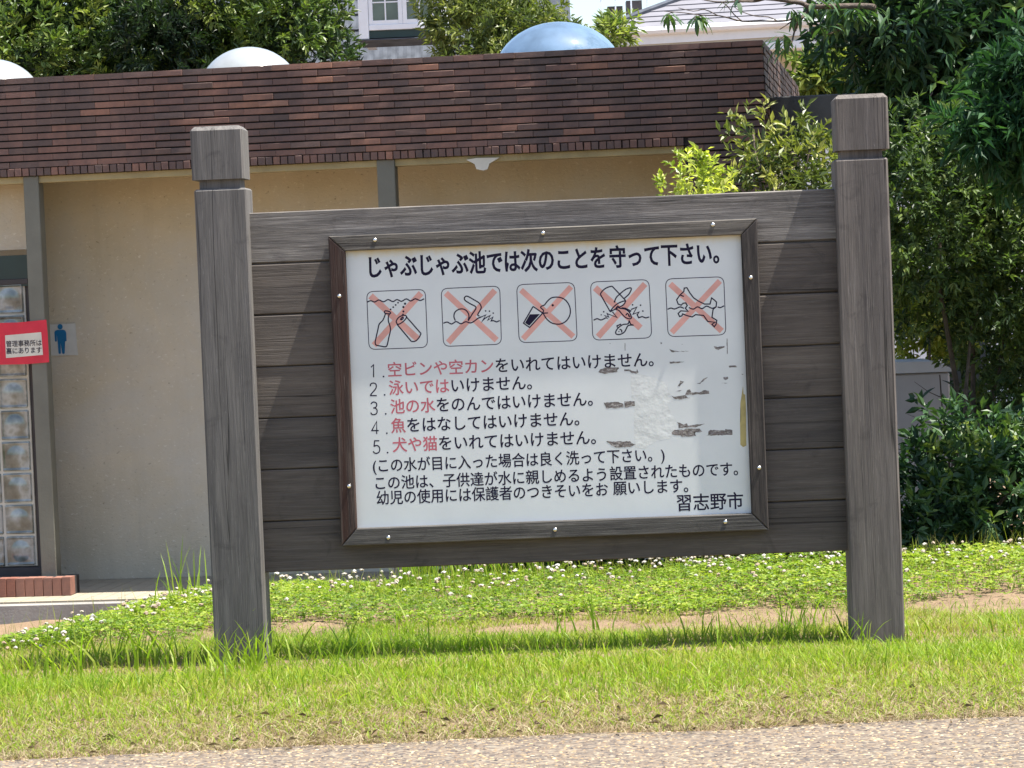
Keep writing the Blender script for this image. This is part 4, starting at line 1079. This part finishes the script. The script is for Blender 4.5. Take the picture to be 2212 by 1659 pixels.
# ---------------------------------------------------------------- vegetation
def lumpy(rs, c, rad, n, rb, zmin=None):
    out = []
    for i in range(n):
        d = rs.normal(0, 1, 3); d /= np.linalg.norm(d)
        k = rs.uniform(.55, 1.0)
        p = np.array(c) + d * np.array(rad) * k; r_ = rs.uniform(*rb)
        if zmin is not None and p[2] < zmin: p[2] = zmin + rs.uniform(0, .2)
        out.append((*p, r_))
    return np.array(out)
def crown(rs, B, ntw, per, L, wr, spread=.9, twl=.10, tone_sd=.12, tone0=.4, shell=(.7, 1.05), updir=.35, droop=.15, clump=.18, yl=0.0, Yfrac=None):
    w_ = B[:, 3] ** 2; idx = rs.choice(len(B), ntw, p=w_ / w_.sum())
    d = unit(rs.normal(0, 1, (ntw, 3))); b = B[idx]
    P = b[:, :3] + d * (b[:, 3] * rs.uniform(*shell, ntw))[:, None]
    # drop twigs deep inside another clump
    keep = np.ones(ntw, bool)
    for q in B:
        dist = np.linalg.norm(P - q[:3], axis=1); keep &= ~((dist < q[3] * .62))
    P, d, idx = P[keep], d[keep], idx[keep]; n_ = len(P)
    D = unit(d + np.array([0, 0, updir]) + rs.normal(0, .25, (n_, 3)))
    ct = rs.normal(0, clump, len(B))[idx]
    tw = np.clip(tone0 + ct + rs.normal(0, tone_sd, n_), 0, 1)
    t = rs.uniform(0, 1, n_ * per); Dr = np.repeat(D, per, 0)
    rad_ = unit(np.cross(Dr, rs.normal(0, 1, (n_ * per, 3))))
    ld = unit(Dr * (.25 + .75 * t)[:, None] + rad_ * spread)
    Pp = np.repeat(P, per, 0) + Dr * (twl * t)[:, None]
    Ls = rs.uniform(*L, n_ * per)
    tn = np.clip(np.repeat(tw, per) + (t - .5) * .15 + rs.normal(0, .06, n_ * per), 0, 1)
    return leaves(rs, Pp, ld, Ls, Ls * wr, tn, .8, droop)
def plant(name, label, cat, base, B, limbs, mat, group=None, bark=None, **k):
    rs = np.random.RandomState(abs(hash_(label)) % 2 ** 31)
    t = empty(name, base, 0, label, cat, group)
    parts = [crown(rs, B, **k)] if not isinstance(B, list) else [crown(rs, b_, **kk) for b_, kk in B]
    V, F, T = cat_(parts); V = V - np.array(base)
    tag(link('crown', np_mesh('crown', V, F, T, mat), None, t))
    bm = bmesh.new()
    for pts, r_ in limbs: tube(bm, [Vector(p) - Vector(base) for p in pts], r_, 6)
    if limbs: bm_obj('trunk', bm, bark or M_bark, t, smooth=True)
    return t
cat_ = cat
def hash_(s):
    h = 7
    for ch in s: h = (h * 131 + ord(ch)) % 1000003
    return h
def limbs_for(base, tops, r0=.05, r1=.01, rs=None, wob=.06):
    out = []
    rr_ = random.Random(int(base[0] * 100) + 5)
    for tpt in tops:
        p = [Vector(base)]; tgt = Vector(tpt)
        for i in range(1, 5):
            q = Vector(base).lerp(tgt, i / 4) + Vector((rr_.uniform(-wob, wob), rr_.uniform(-wob, wob), 0)); p.append(q)
        out.append((p, [r0 + (r1 - r0) * i / 4 for i in range(5)]))
    return out
rv = np.random.RandomState(21)
# A: wide evergreen hedge top-left
BA = lumpy(rv, (-3.3, 26.0, 3.45), (1.95, .75, .75), 95, (.14, .32))
BA2 = np.concatenate([lumpy(rv, (-3.4, 27.0, 2.2), (2.0, .8, 2.4), 90, (.35, .55), 0.2), lumpy(rv, (-3.4, 26.8, 3.5), (1.7, .3, .9), 40, (.3, .45))])
plant('evergreen_tree', 'wide dense evergreen tree with pale new shoots above the left half of the parapet', 'tree', (-3.2, 26, -.56),  # paler clumps are sunlit highlights put into the leaf tone
      [(BA, dict(ntw=6500, per=11, L=(.06, .10), wr=.34, twl=.13, tone0=.50, clump=.34, tone_sd=.10, updir=.6, spread=.7)),
       (BA2, dict(ntw=9000, per=7, L=(.09, .14), wr=.4, twl=.12, tone0=.15, clump=.06, updir=.3))],  # dark back layer paints the shaded interior by tone
      limbs_for((-3.2, 26, -.56), [(-4.3, 26, 3.5), (-3.2, 26.2, 4), (-2.3, 26, 3.4)], .12, .03), L_hedge)
# B: second shrub tree between dormer and pale house
BB = np.concatenate([lumpy(rv, (.02, 24.2, 3.0), (.62, .6, .75), 46, (.14, .27), .4), lumpy(rv, (.55, 24.0, 2.75), (.42, .4, .55), 26, (.12, .2)), lumpy(rv, (-.25, 24.4, 3.6), (.3, .4, .45), 14, (.14, .24))])
plant('evergreen_tree', 'olive green shrubby tree standing right of the dormer window', 'tree', (.1, 24.3, -.56), BB,
      limbs_for((.1, 24.3, -.56), [(-.3, 24.3, 3.3), (.3, 24.2, 3), (.6, 24.1, 2.9)], .07, .02), L_olive, ntw=4600, per=9, L=(.045, .085), wr=.32, twl=.10, tone0=.48, clump=.14, updir=.6)
BS = np.array([(*at(1330, 75, 23.4), .07), (*at(1345, 60, 23.4), .06), (*at(1322, 92, 23.4), .08), (*at(1300, 78, 23.5), .07)])
plant('leafy_shoot', 'loose pale green shoots rising just right of the blue dome', 'shrub', (.82, 23.4, -.56), BS,
      limbs_for((.82, 23.4, -.56), [tuple(at(1340, 60, 23.4)), tuple(at(1325, 85, 23.4))], .02, .006), L_mid, ntw=70, per=8, L=(.06, .10), wr=.33, tone0=.8, updir=.9)
# C: big dark tree at right, crown continues above the frame
BC = np.concatenate([lumpy(rv, (5.2, 18.2, 5.0), (1.8, 2.2, .8), 50, (.45, .7), 3.4), lumpy(rv, (3.2, 20.8, 5.0), (1.2, 1.4, .6), 30, (.4, .6), 3.6), lumpy(rv, (3.3, 17.0, 3.6), (1.35, 1.3, 1.2), 85, (.28, .5), 2.0), lumpy(rv, (3.9, 17.5, 4.9), (2.4, 1.9, 1.0), 80, (.35, .6), 3.1)])  # unseen high clumps added to shade the lower crown and brick end
BC2 = np.concatenate([lumpy(rv, (2.05, 15.6, 2.72), (.28, .4, .34), 22, (.10, .2)), lumpy(rv, (2.35, 15.8, 2.5), (.4, .4, .45), 26, (.12, .24)), lumpy(rv, (2.7, 16.2, 2.1), (.5, .4, .6), 26, (.15, .3))])
plant('broadleaf_tree', 'big dark shaded tree filling the top right corner', 'tree', (3.4, 17.2, -.5),
      [(BC, dict(ntw=15000, per=8, L=(.10, .15), wr=.34, twl=.14, tone0=.28, clump=.1, updir=-.1, droop=.25)),
       (BC2, dict(ntw=3000, per=8, L=(.06, .11), wr=.30, twl=.12, tone0=.42, clump=.14, updir=-.2, droop=.3))],
      limbs_for((3.4, 17.2, -.5), [(3.2, 17, 3.2), (4.2, 17.3, 4.2), (2.6, 16.6, 3.0)], .16, .05), L_dark)
# overhanging branch with separate leaves
bz_t = empty('overhanging_branch', at(1960, 20, 14.5), 0, 'dark overhanging branch with drooping leaves across the pale roof at top', 'branch')
Bo = Vector(at(1960, 20, 14.5))
def cp3(x_, y_, Y=14.5): return at((1660 + x_ / 2.458) * 2212 / 2560, (y_ / 2.458) * 2212 / 2560, Y)
brs = [([(1290, 46), (1200, 38), (1050, 40), (900, 42), (850, 22), (780, 10), (620, -8), (480, 8), (380, -30)], .017, .006),
       ([(900, 42), (880, 70), (850, 110), (820, 150), (800, 200), (785, 260), (750, 310)], .010, .003), ([(855, 105), (790, 130), (745, 160), (712, 182)], .005, .002),
       ([(800, 112), (760, 125), (700, 131), (600, 130), (480, 132), (400, 112), (330, 97), (240, 95), (120, 80), (0, 70)], .006, .002),
       ([(620, -5), (560, 10), (480, 10), (380, 14), (300, 10), (200, -10)], .006, .003), ([(480, 132), (430, 90), (390, 40), (350, 10)], .003, .002),
       ([(700, 131), (640, 105), (560, 100), (450, 60), (430, 20)], .003, .0015), ([(330, 97), (250, 60), (180, 70), (90, 50)], .003, .0015), ([(1100, 165), (1040, 150), (960, 178)], .003, .0015),
       ([(1100, 180), (1000, 215), (1150, 140)], .003, .002), ([(240, 95), (190, 110), (200, 150)], .003, .0015), ([(60, 75), (30, 85), (20, 110)], .003, .0015), ([(785, 255), (720, 240), (680, 255)], .003, .0015)]
bm = bmesh.new()
for pts, r0, r1 in brs:
    q = smooth_pts(pts, k=3); m_ = len(q)
    tube(bm, [cp3(p[0], p[1], 14.5 + .03 * math.sin(i * .7)) - Bo for i, p in enumerate(q)], [r0 + (r1 - r0) * i / (m_ - 1) for i in range(m_)], 6)
bm_obj('branch', bm, M_bark, bz_t, smooth=True)
def big_leaf(L, W, seed):
    r_ = random.Random(seed); bm = bmesh.new(); rows = []; bend = r_.uniform(.15, .45)
    for i in range(6):
        t = i / 5; wd = W * math.sin(math.pi * min(1, t * .92 + .04)) ** .8 * .5
        x_ = L * t; z_ = -bend * L * t * t
        rows.append([bm.verts.new((x_, -wd, z_ + wd * .25)), bm.verts.new((x_, 0, z_)), bm.verts.new((x_, wd, z_ + wd * .25))])
    for i in range(5):
        for j in range(2): bm.faces.new((rows[i][j], rows[i][j + 1], rows[i + 1][j + 1], rows[i + 1][j]))
    me = bpy.data.meshes.new('leaf'); bm.to_mesh(me); bm.free()
    at_ = me.attributes.new('tone', 'FLOAT', 'POINT'); at_.data.foreach_set('value', [r_.uniform(.15, .7)] * len(me.vertices))
    return me
lms = [big_leaf(r_, w_, s) for s, (r_, w_) in enumerate([(.085, .020), (.10, .022), (.07, .019), (.09, .026), (.06, .018)])]
for m_ in lms: m_.materials.append(L_dark)
rl_ = random.Random(4)
def hang(c, n_, spread, Y=14.5, down=.75):
    for i in range(n_):
        p = cp3(c[0] + rl_.gauss(0, spread), c[1] + rl_.gauss(0, spread * .6), Y + rl_.uniform(-.08, .08))
        a = rl_.uniform(0, 2 * math.pi); d = Vector((math.cos(a), math.sin(a) * .6, -down + rl_.uniform(-.4, .7))).normalized()
        rot = d.to_track_quat('X', 'Z').to_euler()
        link('leaf', rl_.choice(lms), None, bz_t, Vector(p) - Bo, rot)
for c, n_, s_ in [((30, 85), 11, 14), ((205, 100), 16, 18), ((810, 75), 16, 18), ((720, 240), 18, 26), ((960, 170), 4, 18), ((1050, 160), 8, 26), ((1060, 85), 14, 40), ((1150, 110), 18, 40), ((1230, 60), 22, 40), ((1300, 90), 18, 40), ((930, 8), 7, 18), ((1040, 10), 10, 30), ((1180, 60), 14, 40), ((720, 290), 8, 20), ((440, 5), 6, 18)]:
    hang(c, n_, s_)
# small tree behind the pier end
BT = np.concatenate([lumpy(rv, tuple(at(1768, 150, 24)), (.16, .3, .14), 8, (.07, .12)), lumpy(rv, tuple(at(1812, 175, 24)), (.26, .3, .12), 10, (.07, .13))])
plant('small_tree', 'leafy small tree with drooping leaves between the brick corner and the dark tree', 'tree', (2.4, 24.2, -.56), BT,
      limbs_for((2.4, 24.2, -.56), [tuple(at(1765, 130, 24)), tuple(at(1812, 175, 24))], .03, .01), L_mid, ntw=300, per=8, L=(.08, .13), wr=.3, tone0=.42, updir=-.3, droop=.35, clump=.3)
# D: bushes rising behind the board
BD1 = np.concatenate([lumpy(rv, tuple(at(1545, 402, 14.0)), (.16, .12, .05), 12, (.035, .06)), lumpy(rv, tuple(at(1480, 400, 14.0)), (.09, .15, .10), 14, (.04, .075)), lumpy(rv, (.86, 14.1, 1.2), (.14, .2, .6), 20, (.08, .14), 0)])
plant('lime_bush', 'sunlit yellow green bush peeping over the top plank near the right post', 'bush', (.86, 14.1, -.1), BD1,
      limbs_for((.86, 14.1, -.1), [tuple(at(1475, 370, 14)), tuple(at(1500, 400, 14.1))], .012, .004), L_lime, ntw=560, per=7, L=(.03, .05), wr=.5, twl=.05, tone0=.5, updir=.7)
BD2 = np.concatenate([lumpy(rv, tuple(at(1700, 395, 14.3)), (.26, .22, .14), 32, (.07, .12)), lumpy(rv, tuple(at(1640, 315, 14.3)), (.10, .1, .10), 9, (.04, .075)), lumpy(rv, tuple(at(1740, 320, 14.3)), (.09, .1, .09), 9, (.05, .08)), lumpy(rv, (1.25, 14.4, .9), (.32, .3, .85), 40, (.12, .2), 0)])
plant('green_bush', 'loose mid green bush with upright sprays between brick wall and right post', 'bush', (1.25, 14.4, -.1), BD2,
      limbs_for((1.25, 14.4, -.1), [tuple(at(1640, 290, 14.3)), tuple(at(1740, 320, 14.3)), tuple(at(1690, 400, 14.3)), (1.5, 14.4, 1.6)], .015, .005), L_olive, ntw=1700, per=8, L=(.04, .07), wr=.33, twl=.09, tone0=.50, clump=.28, updir=.5)
# E: shrub mass right of the post
BE = np.concatenate([lumpy(rv, tuple(at(2010, 430, 15.0)), (.36, .3, .36), 44, (.10, .19)), lumpy(rv, tuple(at(2175, 560, 15.2)), (.42, .3, .42), 44, (.12, .2)), lumpy(rv, (2.9, 15.5, 1.2), (.6, .4, 1.0), 40, (.16, .3), 0), lumpy(rv, tuple(at(1960, 620, 15.4)), (.2, .3, .22), 20, (.08, .14))])
plant('tall_shrub', 'tall dark green shrub with fine leaves directly right of the right post', 'shrub', (2.3, 15.4, -.2), BE,
      limbs_for((2.3, 15.4, -.2), [tuple(at(2010, 420, 15)), tuple(at(2120, 560, 15.2)), tuple(at(2090, 700, 15.1)), tuple(at(2180, 650, 15.2))], .022, .006), L_mid, ntw=7600, per=8, L=(.035, .06), wr=.38, twl=.08, tone0=.30, clump=.13, updir=.35)
BE2 = lumpy(rv, tuple(at(2000, 700, 17.2)), (.32, .2, .16), 22, (.07, .12))
plant('lime_bush', 'yellow green sunlit bush glimpsed behind the tall shrub above the grey cabinet', 'bush', (2.35, 17.2, -.5), BE2,
      limbs_for((2.35, 17.2, -.5), [tuple(at(2000, 700, 17.2))], .02, .006), L_lime, ntw=900, per=7, L=(.04, .06), wr=.5, tone0=.45)
BL_ = np.concatenate([lumpy(rv, tuple(at(2100, 960, 14.6)), (.40, .25, .16), 16, (.04, .08)), lumpy(rv, tuple(at(2010, 985, 14.5)), (.12, .15, .08), 8, (.03, .06)), lumpy(rv, tuple(at(2070, 1080, 14.5)), (.36, .3, .22), 40, (.10, .18), -.02), lumpy(rv, tuple(at(2260, 1060, 14.7)), (.4, .3, .32), 34, (.12, .2), -.02), lumpy(rv, (.85, 14.25, .16), (1.3, .2, .14), 66, (.08, .15), -.02)])
plant('low_shrub', 'low broad leaved dark shrub spreading along the clover bank at right', 'shrub', (2.2, 14.6, -.1), BL_,
      limbs_for((2.2, 14.6, -.1), [tuple(at(2070, 1040, 14.5)), tuple(at(2200, 1000, 14.6))], .015, .005), L_dark, ntw=4300, per=7, L=(.04, .085), wr=.42, twl=.09, tone0=.5, clump=.2, updir=.6)
# dark stand behind everything at right
BZ = np.concatenate([lumpy(rv, (4.6, 19.3, 1.6), (1.6, .9, 2.0), 80, (.3, .5), -.2), lumpy(rv, (3.0, 18.6, .4), (.5, .4, .9), 16, (.2, .34), -.3)])
plant('evergreen_tree', 'dark evergreen tree standing behind the tall shrub at the right edge', 'tree', (4.4, 19.4, -.5), BZ, limbs_for((4.4, 19.4, -.5), [(4.2, 19.3, 3), (5, 19.3, 3)], .1, .03), L_dark, ntw=5200, per=8, L=(.08, .12), wr=.36, tone0=.2)
# F: feathery plant, drooping compound leaves
BFe = np.concatenate([lumpy(rv, tuple(at(2200, 240, 13.9)), (.17, .18, .16), 22, (.05, .10)), lumpy(rv, tuple(at(2130, 290, 13.9)), (.13, .15, .09), 12, (.04, .07)), lumpy(rv, tuple(at(2260, 150, 13.9)), (.16, .15, .14), 14, (.05, .1)), lumpy(rv, tuple(at(2280, 300, 14.0)), (.18, .2, .3), 20, (.07, .12))])
plant('bamboo_like_shrub', 'mid green shrub with long narrow drooping leaves at the right edge', 'shrub', (2.75, 14.0, -.1), BFe,
      limbs_for((2.75, 14.0, -.1), [tuple(at(2290, 300, 14)), tuple(at(2300, 180, 14.1))], .02, .006), L_fern, ntw=900, per=9, L=(.07, .12), wr=.17, twl=.10, tone0=.5, clump=.2, updir=-.1, droop=.3, spread=.9)
# grey cabinet
p0 = at(1900, 790, 16.6); p1 = at(2062, 1130, 16.6)
cab = empty('grey_cabinet', (p0.x, 16.6, -.5), -3, 'plain grey cabinet with pale rounded lid half hidden behind the right post', 'cabinet')
wc = p1.x - p0.x; zt_ = at(1960, 808, 16.6).z + .5
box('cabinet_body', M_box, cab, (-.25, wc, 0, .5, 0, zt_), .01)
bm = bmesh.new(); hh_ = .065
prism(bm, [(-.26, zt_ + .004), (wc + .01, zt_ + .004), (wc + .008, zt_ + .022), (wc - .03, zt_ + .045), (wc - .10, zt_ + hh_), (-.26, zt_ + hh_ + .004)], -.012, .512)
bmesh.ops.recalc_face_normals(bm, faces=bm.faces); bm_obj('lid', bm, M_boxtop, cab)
# thin sapling in front of the cabinet
sb = Vector((at(2045, 1100, 15.6).x, 15.6, -.25)); sp_ = empty('sapling', sb, 0, 'thin bare sapling with a few broad leaves in front of the grey cabinet', 'sapling')
bm = bmesh.new(); q = [at(x_, y_, 15.6) - sb for x_, y_ in [(2045, 1100), (2050, 980), (2043, 930), (2035, 880), (2030, 810)]]; q[0].z = 0
tube(bm, q, [.007, .006, .005, .004, .003], 6)
for a, b_ in [((2040, 920), (1960, 895)), ((2035, 860), (1975, 825)), ((2043, 925), (2075, 885))]: tube(bm, [at(*a, 15.6) - sb, at((a[0] + b_[0]) / 2, (a[1] + b_[1]) / 2 + 4, 15.6) - sb, at(*b_, 15.6) - sb], [.003, .002, .001], 5)
bm_obj('stem', bm, M_bark, sp_)
lb = [big_leaf(.11, .05, 31), big_leaf(.09, .045, 32)]
for m_ in lb: m_.materials.append(L_dark)
for x_, y_, a in [(2035, 822, -.3), (2050, 835, .5), (2052, 850, -.6), (2060, 900, .9), (2060, 935, 2.6), (2020, 838, 2.8)]:
    d = Vector((math.cos(a), -.3, -.45)).normalized(); link('leaf', rl_.choice(lb), None, sp_, at(x_, y_, 15.58) - sb, d.to_track_quat('X', 'Z').to_euler())
